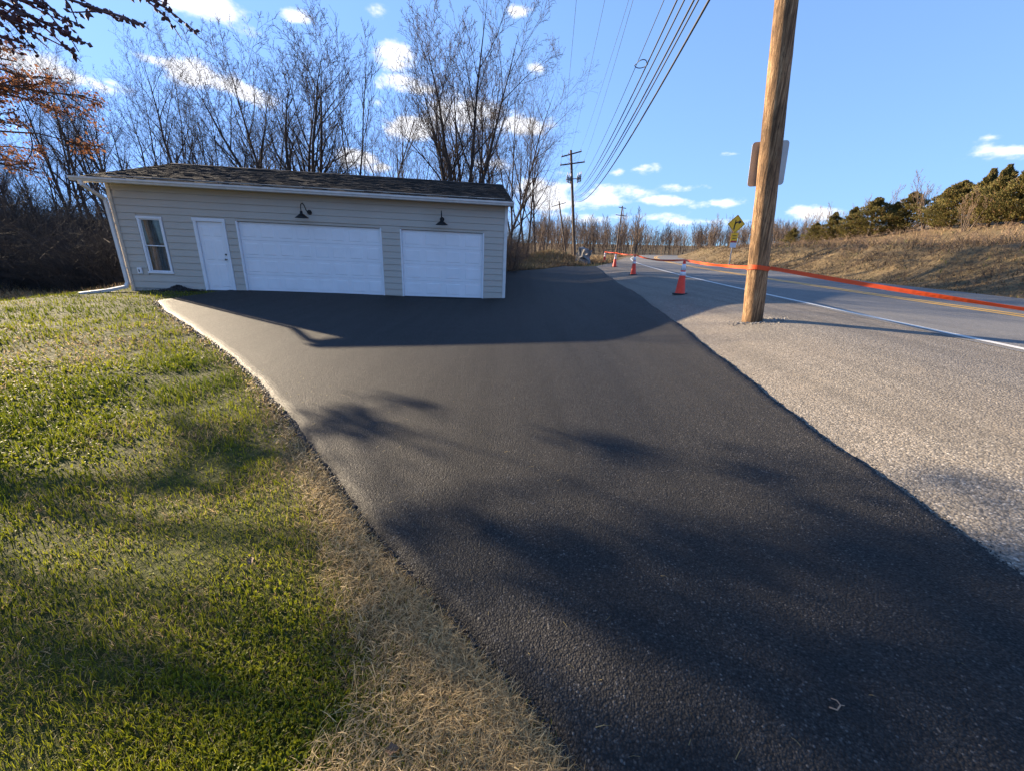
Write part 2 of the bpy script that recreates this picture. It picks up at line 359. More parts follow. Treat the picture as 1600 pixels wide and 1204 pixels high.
def shingle_mat():
    t = NT('asphalt_shingles'); P = t.co.outputs['Object']
    at = t.n.new('ShaderNodeAttribute'); at.attribute_name = 'tone'
    gr = t.noise(220, P, 2, 0.7); big = t.noise(1.2, P, 5, 0.6)
    c = t.ramp(at.outputs['Fac'], [(0, (0.024, 0.022, 0.0205)), (0.5, (0.034, 0.031, 0.028)), (1, (0.050, 0.044, 0.039))])
    c = t.mix(t.maprange(gr, 0.3, 0.7, 0.35, 0), c, (0.02, 0.018, 0.017))
    c = t.mix(t.maprange(big, 0.45, 0.7, 0, 0.45), c, (0.05, 0.048, 0.045))
    t.col(c); t.set(0.92, 0, 0.25); t.bump(gr, 0.6, 0.004); return t.m
M['shingle'] = shingle_mat()
def wood_pole(name, a, b, c):
    t = NT(name); g = t.noise(7, t.pos((5, 5, 0.22)), 6, 0.65); f = t.noise(26, t.pos((6, 6, 0.3)), 4, 0.7); big = t.noise(1.1, t.pos((1, 1, 0.7)), 4)
    col = t.ramp(g, [(0.36, a), (0.5, b), (0.64, c)])
    col = t.mix(t.maprange(f, 0.55, 0.61, 0, 0.85), col, tuple(x*0.22 for x in a))
    col = t.mix(t.maprange(big, 0.48, 0.62, 0, 0.75), col, tuple(x*0.5 for x in a))
    t.col(col); t.set(0.85, 0, 0.25); t.bump(f, 0.9, 0.008, t.bump(g, 0.9, 0.014)); return t.m
M['pole'] = wood_pole('weathered_pole_wood', (0.085, 0.05, 0.028), (0.25, 0.145, 0.072), (0.44, 0.29, 0.16))
M['pole_far'] = wood_pole('grey_pole_wood', (0.07, 0.05, 0.038), (0.14, 0.10, 0.07), (0.2, 0.15, 0.11))
M['bark_dark'] = plain('dark_bark', (0.06, 0.046, 0.038), 0.92, var=0.45, sc=3, spec=0.2, bump=0.5)
M['bark_mid'] = plain('grey_brown_bark', (0.115, 0.088, 0.068), 0.92, var=0.4, sc=3, spec=0.2, bump=0.5)
M['twig'] = plain('brown_twigs', (0.07, 0.047, 0.033), 0.9, var=0.4, sc=1.2, spec=0.2)
M['twig_tan'] = plain('tan_twigs', (0.23, 0.16, 0.105), 0.9, var=0.4, sc=0.8, spec=0.2)
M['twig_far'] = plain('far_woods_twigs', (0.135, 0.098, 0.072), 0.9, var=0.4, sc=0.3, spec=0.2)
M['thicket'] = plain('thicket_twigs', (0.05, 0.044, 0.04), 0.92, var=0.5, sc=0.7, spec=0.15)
M['cone'] = plain('orange_cone_rubber', (0.82, 0.04, 0.009), 0.5, var=0.1, sc=9)
M['cone_white'] = plain('white_reflective_collar', (0.72, 0.72, 0.74), 0.4, var=0.08, sc=15)
M['rubber'] = plain('black_rubber', (0.02, 0.02, 0.021), 0.8)
M['cable'] = plain('black_cable', (0.014, 0.014, 0.016), 0.6)
M['wire'] = plain('dark_wire', (0.06, 0.06, 0.062), 0.5, 0.4)
M['alu'] = plain('sign_back_aluminium', (0.40, 0.385, 0.36), 0.5, 0.55, var=0.1, sc=5)
M['sign_yellow'] = plain('yellow_sign_sheet', (0.95, 0.50, 0.01), 0.5, var=0.04)
M['sign_black'] = plain('black_sign_print', (0.012, 0.012, 0.012), 0.6)
M['sign_white'] = plain('white_sign_sheet', (0.62, 0.64, 0.68), 0.5, var=0.05)
M['sign_red'] = plain('red_sign_print', (0.42, 0.045, 0.03), 0.5)
M['galv'] = plain('galvanised_steel', (0.33, 0.33, 0.33), 0.55, 0.6)
M['trafo'] = plain('grey_porcelain', (0.2, 0.2, 0.2), 0.5, 0.2)
M['rock'] = plain('grey_broken_rock', (0.2, 0.19, 0.18), 0.9, var=0.4, sc=4, bump=0.7)
def vcol_mat(name, rough=0.75, trans=0.0, spec=0.3):
    t = NT(name); at = t.n.new('ShaderNodeAttribute'); at.attribute_name = 'tint'
    t.L.new(at.outputs['Color'], t.b.inputs['Base Color']); t.set(rough, 0, spec)
    if trans:
        tr = t.n.new('ShaderNodeBsdfTranslucent'); t.L.new(at.outputs['Color'], tr.inputs[0])
        mx = t.n.new('ShaderNodeMixShader'); mx.inputs[0].default_value = trans
        t.L.new(t.b.outputs[0], mx.inputs[1]); t.L.new(tr.outputs[0], mx.inputs[2]); t.L.new(mx.outputs[0], t.n['Material Output'].inputs[0])
    return t.m
M['grass'] = vcol_mat('grass_blades', 0.6, 0.45); M['dry'] = vcol_mat('dry_stems', 0.8, 0.15); M['leaf'] = vcol_mat('leaves', 0.65, 0.3); M['cedar'] = vcol_mat('cedar_sprays', 0.75, 0.12)
def tape_mat():
    t = NT('orange_flagging_tape'); t.col((0.78, 0.10, 0.018)); t.set(0.55)
    tr = t.n.new('ShaderNodeBsdfTranslucent'); tr.inputs[0].default_value = (0.85, 0.14, 0.02, 1); mx = t.n.new('ShaderNodeMixShader'); mx.inputs[0].default_value = 0.3
    t.L.new(t.b.outputs[0], mx.inputs[1]); t.L.new(tr.outputs[0], mx.inputs[2]); t.L.new(mx.outputs[0], t.n['Material Output'].inputs[0]); return t.m
M['tape'] = tape_mat()
def set_tint(me, cols):
    ca = me.color_attributes.new('tint', 'FLOAT_COLOR', 'POINT'); cols = np.asarray(cols, np.float32)
    ca.data.foreach_set('color', np.c_[cols, np.ones(len(cols), np.float32)].astype(np.float32).ravel())

# ------------------------------------------------------------------ ground sheet
def nonuni(lo, hi, fine, c, d0, far):
    a = [c]; st = d0
    while a[-1] < hi:
        a.append(a[-1]+st)
        if a[-1]-c > fine: st *= 1.09
    b = [c]; st = d0
    while b[-1] > lo:
        b.append(b[-1]-st)
        if c-b[-1] > fine: st *= 1.09
    return np.array(b[::-1][:-1]+a)
def inside_drive(x, y, m=0.0):
    return (x > xl(y)+m) & (x < xr(y)-m) & (y < Y_END) & (y > -8)
def lawn_mask(x, y):                             # 1 on the open lawn, 0 under paving and at its edge
    return sst(0.0, 0.5, xl(y)-x)*((y < 13.4) | (x < -12.3))
def ground_z(x, y):
    return G(x, y)-0.05+bumps(x, y)*lawn_mask(x, y)
gx = nonuni(-2500, 2500, 14, -4.0, 0.2, 0); gy = nonuni(-2500, 3000, 16, 6.0, 0.2, 0)
X, Y = np.meshgrid(gx, gy); Zg = ground_z(X, Y)
nx, ny = len(gx), len(gy)
i = np.arange(ny-1)[:, None]*nx; j = np.arange(nx-1)[None]
me = mesh_np('ground', np.stack([X, Y, Zg], -1), np.stack([i+j, i+j+1, i+nx+j+1, i+nx+j], -1), smooth=True)
dx = X.ravel(); dy_ = Y.ravel()
dryv = np.clip(sst(1.0, 6.0, lat(dx, dy_))+sst(30, 45, dy_)+sst(-13.5, -16, dx)*0.8, 0, 1)
edge_d = xl(dy_)-dx
dryv = np.maximum(dryv, 0.85*sst(0.75, 0.1, edge_d)*(edge_d > -1)*sst(9, 2, dy_))
at = me.attributes.new('dry', 'FLOAT', 'POINT'); at.data.foreach_set('value', dryv.astype(np.float32))
tag(obj('ground', me, M['ground']), kind='structure')

# ------------------------------------------------------------------ paved sheets
def strip(name, ys, xa, xb, off, ncol, mat, skirt=None):
    ys = np.asarray(ys); V = []
    a = xa; b = xb; t = np.linspace(0, 1, ncol)
    Xs = a[:, None]*(1-t)+b[:, None]*t; Ys = np.repeat(ys[:, None], ncol, 1); Zs = G(Xs, Ys)+off
    if skirt:
        (wl, dl), (wr, dr) = skirt
        Xs = np.c_[a-wl, a-wl*0.35, Xs, b+wr*0.4, b+wr]; Ys = np.repeat(ys[:, None], ncol+4, 1)
        Zs = np.c_[G(a, ys)+off-dl, G(a, ys)+off-dl*0.42, Zs, G(b, ys)+off-dr*0.45, G(b, ys)+off-dr]
    n = Xs.shape[1]; i = np.arange(len(ys)-1)[:, None]*n; j = np.arange(n-1)[None]
    me = mesh_np(name, np.stack([Xs, Ys, Zs], -1), np.stack([i+j, i+j+1, i+n+j+1, i+n+j], -1), smooth=True)
    return tag(obj(name, me, mat), kind='structure')
def ragged(y, amp, seed, ks=(2.3, 6.1, 15, 37, 83)):
    r = np.random.default_rng(seed); o = 0
    for k in ks: o = o+np.sin(y*k+r.uniform(0, 6.28))*r.uniform(.5, 1)/k**0.45
    return o*amp
ys = np.unique(np.r_[np.linspace(-7.5, 0.3, 60, endpoint=False), 0.3*np.exp(np.linspace(0, math.log(Y_END/0.3), 900)), np.linspace(12.7, 14.7, 200)])
A, B = xl(ys)+ragged(ys, 0.016, 3)*np.clip(ys/2, 0.6, 1.5)*(ys < 12.5), xr(ys)+ragged(ys, 0.024, 4, (1.1, 2.9, 7, 16, 35, 80))
B = np.maximum(B, A+0.05)
fade = np.clip(ys/1.5, 0.6, 1.0)
drive = strip('driveway', ys, A, B, 0.0, 60, M['drive'], ((0.14, 0.09), (0.03, 0.05)))
ys2 = np.r_[np.linspace(-40, 0, 40, endpoint=False), np.linspace(0, 60, 240)]
sh_l = np.where(ys2 < Y_END-1, np.interp(ys2, np.r_[-40, ys], np.r_[2.5, B])-0.35, 0)
sh_far = np.interp(ys2, [Y_END-1, Y_END+6, 48, 60], [float(xr(Y_END-1))-0.35, float(xw(Y_END+6))-2.2, float(xw(48))-1.2, float(xw(60))-0.8])
sh_l = np.where(ys2 < Y_END-1, sh_l, sh_far)
strip('road_shoulder', ys2, sh_l, xw(ys2)+0.1, -0.03, 24, M['shoulder'])
ys3 = np.r_[np.linspace(-60, 0, 40, endpoint=False), np.linspace(0, 100, 200)]
def off_x(y, d): s = 0.05+0.0044*np.maximum(y, 0); return xw(y)+d*np.sqrt(1+s*s)
strip('road', ys3, off_x(ys3, -0.22), off_x(ys3, ROADW), -0.025, 20, M['road'])
road_lines = empty('road_marking', (0, 0, 0)); tag(road_lines, kind='structure')
def line(name, d, w, mat): 
    o = strip(name, ys3, off_x(ys3, d-w/2), off_x(ys3, d+w/2), -0.021, 3, mat); o.parent = road_lines; del o['kind']; return o
line('white_edge_line', 0.0, 0.13, M['white_paint'])
line('yellow_centre_line', 3.12, 0.16, M['yellow_paint']); line('yellow_centre_line', 3.40, 0.16, M['yellow_paint'])

# ------------------------------------------------------------------ loose asphalt crumbs along the drive edges
def ico():
    p = (1+5**.5)/2; v = np.array([(-1, p, 0), (1, p, 0), (-1, -p, 0), (1, -p, 0), (0, -1, p), (0, 1, p), (0, -1, -p), (0, 1, -p), (p, 0, -1), (p, 0, 1), (-p, 0, -1), (-p, 0, 1)])/math.hypot(1, p)
    f = [(0, 11, 5), (0, 5, 1), (0, 1, 7), (0, 7, 10), (0, 10, 11), (1, 5, 9), (5, 11, 4), (11, 10, 2), (10, 7, 6), (7, 1, 8), (3, 9, 4), (3, 4, 2), (3, 2, 6), (3, 6, 8), (3, 8, 9), (4, 9, 5), (2, 4, 11), (6, 2, 10), (8, 6, 7), (9, 8, 1)]
    return v, np.array(f)
def stones(name, X, Y, Z, size, mat, seed):
    r = np.random.default_rng(seed); v, f = ico(); n = len(X)
    V = v[None]*(1+r.uniform(-0.32, 0.32, (n, 12, 1)))*r.uniform(0.6, 1.25, (n, 1, 3))
    a = r.uniform(0, 6.28, n); c, s = np.cos(a), np.sin(a)
    Vx = V[..., 0]*c[:, None]-V[..., 1]*s[:, None]; Vy = V[..., 0]*s[:, None]+V[..., 1]*c[:, None]
    P = np.stack([Vx, Vy, V[..., 2]*0.8], -1)*size[:, None, None]+np.stack([X, Y, Z], -1)[:, None]
    T = (f[None]+np.arange(n)[:, None, None]*12).reshape(-1, 3)
    return obj(name, mesh_np(name, P.reshape(-1, 3), tris=T), mat)
r = np.random.default_rng(11)
n = 9000; yy = 0.5*np.exp(r.uniform(0, math.log(24), n)); t = r.exponential(0.05, n)*(r.random(n) < .8)+r.normal(0, .035, n)
Aint = np.interp(yy, ys, A); xx = Aint-0.02-t
zz = np.where(xx > Aint-0.11, G(xx, yy)-0.045, ground_z(xx, yy))
sz = r.uniform(0.004, 0.0115, n)*np.clip(yy/3.0, 0.75, 1.7)
M['crumb'] = plain('loose_asphalt_stone', (0.022, 0.021, 0.021), 0.6, var=0.5, sc=60)
tag(stones('loose_asphalt_crumbs', xx, yy, zz+sz*.4, sz, M['crumb'], 5), 'loose black asphalt crumbs spilled along the lawn edge of the driveway', 'gravel', kind='stuff')
n = 3000; yy = 0.9*np.exp(r.uniform(0, math.log(14), n)); Bint = np.interp(yy, ys, B); xx = Bint+0.015+r.exponential(0.014, n)
sz = r.uniform(0.002, 0.006, n)
tag(stones('road_edge_crumbs', xx, yy, G(xx, yy)-0.03+sz*.5, sz, M['crumb'], 6), 'black asphalt crumbs along the driveway joint with the grey shoulder', 'gravel', kind='stuff')

# ------------------------------------------------------------------ grass
def blades(name, X, Y, Z, h, w, lean, head, cols, mat, seed=1, curl=0.5):
    r = np.random.default_rng(seed); n = len(X)
    fa = r.uniform(0, 6.28, n); wx, wy = np.cos(fa)*w/2, np.sin(fa)*w/2
    hx, hy = np.cos(head), np.sin(head)
    l1 = lean*(1-curl*0.6); l2 = np.minimum(lean*(1+curl*0.6), 1.75)
    mx = X+hx*np.sin(l1)*h*.55; my = Y+hy*np.sin(l1)*h*.55; mz = Z+np.cos(l1)*h*.55
    tx = mx+hx*np.sin(l2)*h*.45; ty = my+hy*np.sin(l2)*h*.45; tz = np.maximum(mz+np.cos(l2)*h*.45, Z+0.003)
    V = np.stack([np.stack([X-wx, Y-wy, Z-0.006], -1), np.stack([X+wx, Y+wy, Z-0.006], -1), np.stack([mx+wx*.8, my+wy*.8, mz], -1), np.stack([mx-wx*.8, my-wy*.8, mz], -1), np.stack([tx, ty, tz], -1)], 1)
    b = np.arange(n)[:, None]*5
    me = mesh_np(name, V.reshape(-1, 3), b+np.array([[0, 1, 2, 3]]), b+np.array([[3, 2, 4]]), smooth=False)
    set_tint(me, np.repeat(cols, 5, 0)); return obj(name, me, mat)
_pv = [(rng.uniform(0.7, 3.2), rng.uniform(0, 6.28), rng.uniform(0, 6.28)) for _ in range(14)]
_pw = [(rng.uniform(3, 11), rng.uniform(0, 6.28), rng.uniform(0, 6.28)) for _ in range(14)]
def patch(x, y, wv=_pv):
    o = 0
    for k, a, p in wv: o = o+np.sin(k*(x*math.cos(a)+y*math.sin(a))+p)
    return o/len(wv)**0.5
def lerp(a, b, t): return np.asarray(a)[None]*(1-t[:, None])+np.asarray(b)[None]*t[:, None]
def lawn():
    r = np.random.default_rng(21); N = 560000
    rr = 0.45*np.exp(r.uniform(0, math.log(30/0.45), N)); th = r.uniform(rad(58), rad(250), N)
    x, y = rr*np.cos(th), rr*np.sin(th)
    e = np.interp(y, ys, A)-x
    ok = (e > 0.05+r.exponential(0.05, N)*0.8) & (x > -26) & (y > -6)
    gx_ = (x-GA[0])*gdir[0]+(y-GA[1])*gdir[1]; gy_ = (x-GA[0])*gnrm[0]+(y-GA[1])*gnrm[1]
    ok &= ~((gx_ > -0.1) & (gy_ > -0.25))
    ok &= ~((y > 14) & (x > -12.5))
    x, y, e, rr = x[ok], y[ok], e[ok], rr[ok]; n = len(x)
    p1 = patch(x, y); p2 = patch(x, y, _pw)
    wid = np.interp(y, [0.5, 1.2, 2.0, 3.2, 5, 9], [0.95, 0.75, 0.5, 0.33, 0.35, 0.3])
    straw = np.clip(1.2-e/wid+0.25*p1+0.3*p2, 0, 1)
    dorm = np.clip(0.04+0.32*p1+0.20*p2, 0.02, 0.7)              # dormant patches in the turf
    ps = np.maximum(straw*0.92, dorm); is_s = r.random(n) < ps
    thin = r.random(n) < np.clip(0.95+0.3*p2-0.35*(e < 0.12), 0.35, 1)   # worn, thin spots
    k = np.clip(rr/2.2, 0.75, 5)
    h = r.uniform(0.022, 0.055, n)*(1+0.35*np.clip(p2, -1, 1.2))*np.clip(rr/3, 1, 1.7); w = r.uniform(0.0022, 0.0042, n)*k
    lean = np.abs(r.normal(0.55, 0.4, n)); head = r.uniform(0, 6.28, n)
    h = np.where(is_s, h*1.05+0.01*(straw > .5), h); lean = np.where(is_s, np.clip(r.normal(1.28, 0.22, n), 0.5, 1.56), np.clip(lean, 0, 1.4))
    w = np.where(is_s, w*0.85, w)
    t = r.random(n)
    g = lerp((0.060, 0.086, 0.007), (0.215, 0.225, 0.014), np.clip(t+0.25*p1, 0, 1))
    s = lerp((0.22, 0.15, 0.068), (0.52, 0.39, 0.20), t)
    s = np.where((r.random(n) < 0.25)[:, None], np.array([[0.12, 0.085, 0.05]]), s)
    c = np.where(is_s[:, None], s, g)*(r.uniform(0.75, 1.2, n)[:, None])
    x, y, h, w, lean, head, c = [q[thin] for q in (x, y, h, w, lean, head, c)]
    tag(blades('lawn_grass', x, y, ground_z(x, y), h, w, lean, head, c, M['grass'], 3), 'patchy green and straw coloured lawn grass left of the driveway', 'grass', kind='stuff')
    # matted dead straw along the near driveway edge
    r = np.random.default_rng(55); N = 120000; y = 0.45*np.exp(r.uniform(0, math.log(14), N)); e = r.uniform(0.03, 1.0, N); x = np.interp(y, ys, A)-e; rr = np.hypot(x, y)
    wid = np.interp(y, [0.5, 1.2, 2.0, 3.2, 5, 7], [0.8, 0.62, 0.40, 0.24, 0.16, 0.1]); d = e/wid+0.35*patch(x, y, _pw)*.5+0.2*patch(x, y)
    ok = (r.random(N) < np.clip(1.35-d, 0, 1)) & (r.random(N) < np.clip(1.6/rr, .25, 1)) & (e > .1+.06*r.random(N)); x, y, rr = x[ok], y[ok], rr[ok]; n = len(x)
    hd = 1.2*patch(x*.8, y*.8)+r.normal(0, 1.9, n); c = lerp((0.30, 0.21, 0.10), (0.68, 0.53, 0.29), r.random(n)); c = np.where((r.random(n) < .15)[:, None], np.array([[.13, .095, .055]]), c)
    tag(blades('matted_straw', x, y, ground_z(x, y)+0.012+0.02*r.random(n), r.uniform(.03, .085, n), r.uniform(.0022, .0036, n)*np.clip(rr/2, .8, 2), np.clip(r.normal(1.42, .16, n), .9, 1.65), hd, c, M['grass'], 12, .25), 'pale matted straw lying along the near edge of the driveway', 'straw', kind='stuff')
    # clover-like low leaves catching the sun
    r = np.random.default_rng(5); N = 70000
    rr = 0.9*np.exp(r.uniform(0, math.log(10), N)); th = r.uniform(rad(70), rad(200), N); x, y = rr*np.cos(th), rr*np.sin(th)
    e = np.interp(y, ys, A)-x; q = patch(x+3.1, y-1.7)
    ok = (e > 0.55) & (q+0.3*r.normal(size=N) > 0.35) & (y > -3); x, y, rr = x[ok], y[ok], rr[ok]; n = len(x)
    c = lerp((0.08, 0.11, 0.008), (0.23, 0.235, 0.012), r.random(n))
    tag(blades('clover_leaves', x, y, ground_z(x, y)+0.012, r.uniform(0.012, 0.022, n)*np.clip(rr/2.5, 1, 2.5), r.uniform(0.008, 0.014, n)*np.clip(rr/2.5, 1, 2.2), np.clip(r.normal(1.1, .3, n), .3, 1.5), r.uniform(0, 6.28, n), c, M['grass'], 8), 'low clover growing in patches through the lawn', 'clover', kind='stuff')
    # a few stray straws on the asphalt
    r = np.random.default_rng(9); n = 120
    y = r.uniform(0.8, 5, n); x = xl(y)+0.05+r.exponential(0.5, n); ok = x < xr(y)-0.1; x, y = x[ok], y[ok]; n = len(x)
    tag(blades('stray_straw', x, y, G(x, y)+0.004, r.uniform(0.02, 0.06, n), np.full(n, 0.003), np.full(n, 1.5), r.uniform(0, 6.28, n), lerp((0.25, 0.18, 0.08), (0.4, 0.32, 0.15), r.random(n)), M['grass'], 2, 0.2), 'stray bits of straw scattered on the dark asphalt', 'straw', kind='stuff')
lawn()

# ------------------------------------------------------------------ garage
GL, GD, EH, RH, OV = float(np.linalg.norm(GB-GA)), 7.6, 3.08, 4.10, 0.42
garage = empty('garage', (GA[0], GA[1], 0.17)); garage.rotation_euler = (0, rad(1.5), math.atan2(gdir[1], gdir[0]))
tag(garage, 'long low beige garage with white doors and brown shingle roof', 'garage')
openings = [('window', 0.60, 1.24, 0.50, 2.12), ('door', 2.17, 3.0, 0.0, 2.13), ('gdoor', 3.36, 7.72, 0.0, 2.17), ('gdoor', 8.33, 11.05, 0.0, 2.17)]
def board_mesh(w, h=0.192):                     # one lap board, bottom edge proud, real thickness
    return MB().prism([(-0.021, 0.0), (-0.022, 0.006), (-0.004, h), (0.012, h), (0.012, 0.0)], 0, w).mesh('siding_board')
def siding_row(z, spans, place):
    for a, b in spans:
        if b-a > 0.02:
            o = obj('siding_board', board_mesh(b-a), M['siding'], garage); place(o, a, z)
ROW = 0.2; rows = int(EH/ROW)+1
for k in range(rows):
    z = 0.03+k*ROW
    spans = [(0.06, GL-0.06)]
    for nme, a, b, z0, z1 in openings:
        if z+ROW*0.5 > z0-0.06 and z+ROW*0.5 < z1+(0.10 if nme != 'gdoor' else 0.03):
            new = []
            for s0, s1 in spans:
                m_ = 0.05 if nme != 'gdoor' else 0.012
                if a-m_ > s0 and b+m_ < s1: new += [(s0, a-m_), (b+m_, s1)]
                else: new.append((s0, s1))
            spans = new
    def pf(o, a, z): o.location = (a, -0.012, z)
    siding_row(z, spans, pf)
    def pr(o, a, z): o.location = (GL+0.012, a, z); o.rotation_euler = (0, 0, math.pi/2)
    siding_row(z, [(0.06, GD-0.06)], pr)
    def pl(o, a, z): o.location = (-0.012, GD-a, z); o.rotation_euler = (0, 0, -math.pi/2)
    siding_row(z, [(0.06, GD-0.06)], pl)
    def pb(o, a, z): o.location = (GL-a, GD+0.012, z); o.rotation_euler = (0, 0, math.pi)
    siding_row(z, [(0.06, GL-0.06)], pb)
# gable rows
k = rows
while 0.03+k*ROW < RH-0.1:
    z = 0.03+k*ROW; a = (z+ROW-EH)/(RH-EH)*GD/2+0.15
    if GD-2*a > 0.2:
        def pr2(o, aa, z): o.location = (GL+0.012, aa, z); o.rotation_euler = (0, 0, math.pi/2)
        siding_row(z, [(a, GD-a)], pr2)
        def pl2(o, aa, z): o.location = (-0.012, GD-aa, z); o.rotation_euler = (0, 0, -math.pi/2)
        siding_row(z, [(a, GD-a)], pl2)
    k += 1
wall = MB(); TH = 0.12                            # wall core behind the boards, with the openings left out
def core(x0, x1, z0, z1): wall.box((x0, 0.003, z0), (x1, TH, z1))
cuts = [0.0]
edge = 0.001
for nme, a, b, z0, z1 in openings:
    core(edge, a, -0.35, EH); core(a, b, z1, EH)
    if z0 > 0: core(a, b, -0.35, z0)
    edge = b
core(edge, GL-0.001, -0.35, EH)
wall.box((0.003, TH+0.001, -0.35), (TH, GD-TH-0.001, EH)); wall.box((GL-TH, TH+0.001, -0.35), (GL-0.003, GD-TH-0.001, EH)); wall.box((0.001, GD-TH, -0.35), (GL-0.001, GD-0.003, EH))
for x0 in (0.004, GL-TH):
    wall.add([(x0, TH, EH), (x0+TH-0.004, TH, EH), (x0+TH-0.004, GD-TH, EH), (x0, GD-TH, EH), (x0, GD/2, RH-0.06), (x0+TH-0.004, GD/2, RH-0.06)], [(0, 1, 5, 4), (2, 3, 4, 5)], [(0, 4, 3), (1, 2, 5)])
wall.build('wall', M['siding'], garage)
MB().box((0.05, TH+0.002, -0.3), (GL-0.05, GD-TH-0.002, -0.02)).build('floor_slab', M['concrete'], garage)
MB().box((0.02, -0.004, -0.34), (2.1, 0.0028, 0.03)).build('foundation', M['concrete'], garage)
for x0, y0, x1, y1 in ((-0.045, -0.05, 0.058, 0.058), (GL-0.058, -0.05, GL+0.045, 0.058), (-0.045, GD-0.058, 0.058, GD+0.05), (GL-0.058, GD-0.058, GL+0.045, GD+0.05)):
    MB().box((x0, y0, -0.1), (x1, y1, EH)).build('corner_trim', M['siding' if x0 < 1 else 'gutter'], garage)
# frieze, soffit, fascia and gutter
MB().box((0.061, -0.034, EH-0.16), (GL-0.061, -0.0325, EH+0.0)).build('frieze_board', M['siding'], garage)
ROX0, ROX1 = -0.42, GL+0.16
slope = (RH-EH-0.06)/(GD/2)
def roof_z(yy): return EH+0.06+slope*(yy if yy < GD/2 else GD-yy)
for s in (0, 1):
    yf = (lambda t: t) if s == 0 else (lambda t: GD-t)
    y0, y1 = sorted((yf(-OV), yf(-0.06)))
    MB().box((ROX0+0.02, y0+0.002, EH-0.085), (ROX1-0.02, y1, EH-0.07)).build('soffit', M['gutter'], garage)
    a, b = sorted((yf(-OV-0.02), yf(-OV+0.0)))
    MB().box((ROX0, a, EH-0.10), (ROX1, b, EH+0.0)).build('fascia', M['gutter'], garage)
gp = [(-OV-0.022, EH+0.01), (-OV-0.022, EH-0.10), (-OV-0.10, EH-0.10), (-OV-0.115, EH-0.06), (-OV-0.14, EH-0.035), (-OV-0.145, EH+0.012), (-OV-0.13, EH+0.012), (-OV-0.127, EH-0.028), (-OV-0.10, EH-0.055), (-OV-0.092, EH-0.088), (-OV-0.034, EH-0.088), (-OV-0.034, EH+0.01)]
def loop_extrude(mb, prof, x0, x1):
    k = len(prof); V = [(x0, y, z) for y, z in prof]+[(x1, y, z) for y, z in prof]
    mb.add(V, [(i, (i+1) % k, (i+1) % k+k, i+k) for i in range(k)]); return mb
gut = MB(); loop_extrude(gut, gp, ROX0-0.14, ROX1+0.02)
for xx in (ROX0-0.139, ROX1+0.018): gut.prism([(-OV-0.022, EH+0.012), (-OV-0.022, EH-0.10), (-OV-0.10, EH-0.10), (-OV-0.115, EH-0.06), (-OV-0.14, EH-0.035), (-OV-0.145, EH+0.012)], xx, xx+0.002)
gutter = gut.build('gutter', M['gutter'], garage)
for xx in (3.0, 6.4, 9.2):
    g2 = MB(); loop_extrude(g2, [(y*1.0-0.0015 if y < -OV-0.06 else y, z-0.0015) for y, z in gp[1:6]]+[(-OV-0.13, EH+0.0135)], xx, xx+0.012); g2.build('gutter_seam', M['gutter'], gutter)
# roof deck and shingles (two slopes)
dk = MB()
for s in (0, 1):
    f_ = (lambda t: t) if s == 0 else (lambda t: GD-t)
    V = [(x, f_(yy), roof_z(yy)+dz) for dz in (0.0, 0.05) for x in (ROX0, ROX1) for yy in (-OV-0.03, GD/2)]
    dk.add(V, [(0, 1, 3, 2), (4, 6, 7, 5), (0, 2, 6, 4), (2, 3, 7, 6), (1, 5, 7, 3), (0, 4, 5, 1)])
roof = dk.build('roof', M['shingle'], garage)
def shingles():
    r = np.random.default_rng(31); mb = MB(); tone = []; EX = 0.142; L_ = GD/2+OV+0.05; nrow = int(L_/EX)+1
    ca = 1/math.sqrt(1+slope*slope); sa = slope*ca
    for s in (0, 1):
        for k in range(nrow):
            d0 = k*EX*ca; x = ROX0-0.01-(k % 2)*0.15
            while x < ROX1:
                w = r.choice([0.14, 0.2, 0.26, 0.32]); x0 = max(x, ROX0-0.012); x1 = min(x+w-0.004, ROX1+0.012); x += w
                if x1-x0 < 0.03: continue
                y0 = -OV-0.05+d0-r.uniform(0, 0.006); y1 = min(y0+0.19*ca, GD/2+0.02); th = r.uniform(0.008, 0.022)
                z0 = EH+0.06+slope*y0+0.052; z1 = EH+0.06+slope*min(y1, GD/2)+0.052
                P = []
                for (yy, zz, up) in ((y0, z0, 0.001), (y0, z0, 0.009+th), (y1, z1, 0.003)):
                    Yw = yy if s == 0 else GD-yy
                    P += [(x0, Yw, zz+up), (x1, Yw, zz+up)]
                fl = [(0, 1, 3, 2), (2, 3, 5, 4)] if s == 0 else [(1, 0, 2, 3), (3, 2, 4, 5)]
                mb.add(P, fl, [(0, 2, 4), (1, 5, 3)]); tone += [r.random()]*6
    me = mb.mesh('shingles'); at = me.attributes.new('tone', 'FLOAT', 'POINT'); at.data.foreach_set('value', np.array(tone, np.float32))
    tag(obj('shingles', me, M['shingle'], garage), 'weathered brown asphalt shingles', kind='stuff')
shingles()
rc = MB(); x = ROX0
while x < ROX1-0.05:
    x1 = min(x+0.3, ROX1+0.012); zc = roof_z(GD/2)+0.085
    rc.add([(x, GD/2-0.15, zc-0.05), (x1, GD/2-0.15, zc-0.055), (x1, GD/2, zc-0.006), (x, GD/2, zc), (x1, GD/2+0.15, zc-0.055), (x, GD/2+0.15, zc-0.05)], [(0, 1, 2, 3), (3, 2, 4, 5)]); x += 0.27
rc.build('ridge_cap', M['shingle'], garage)
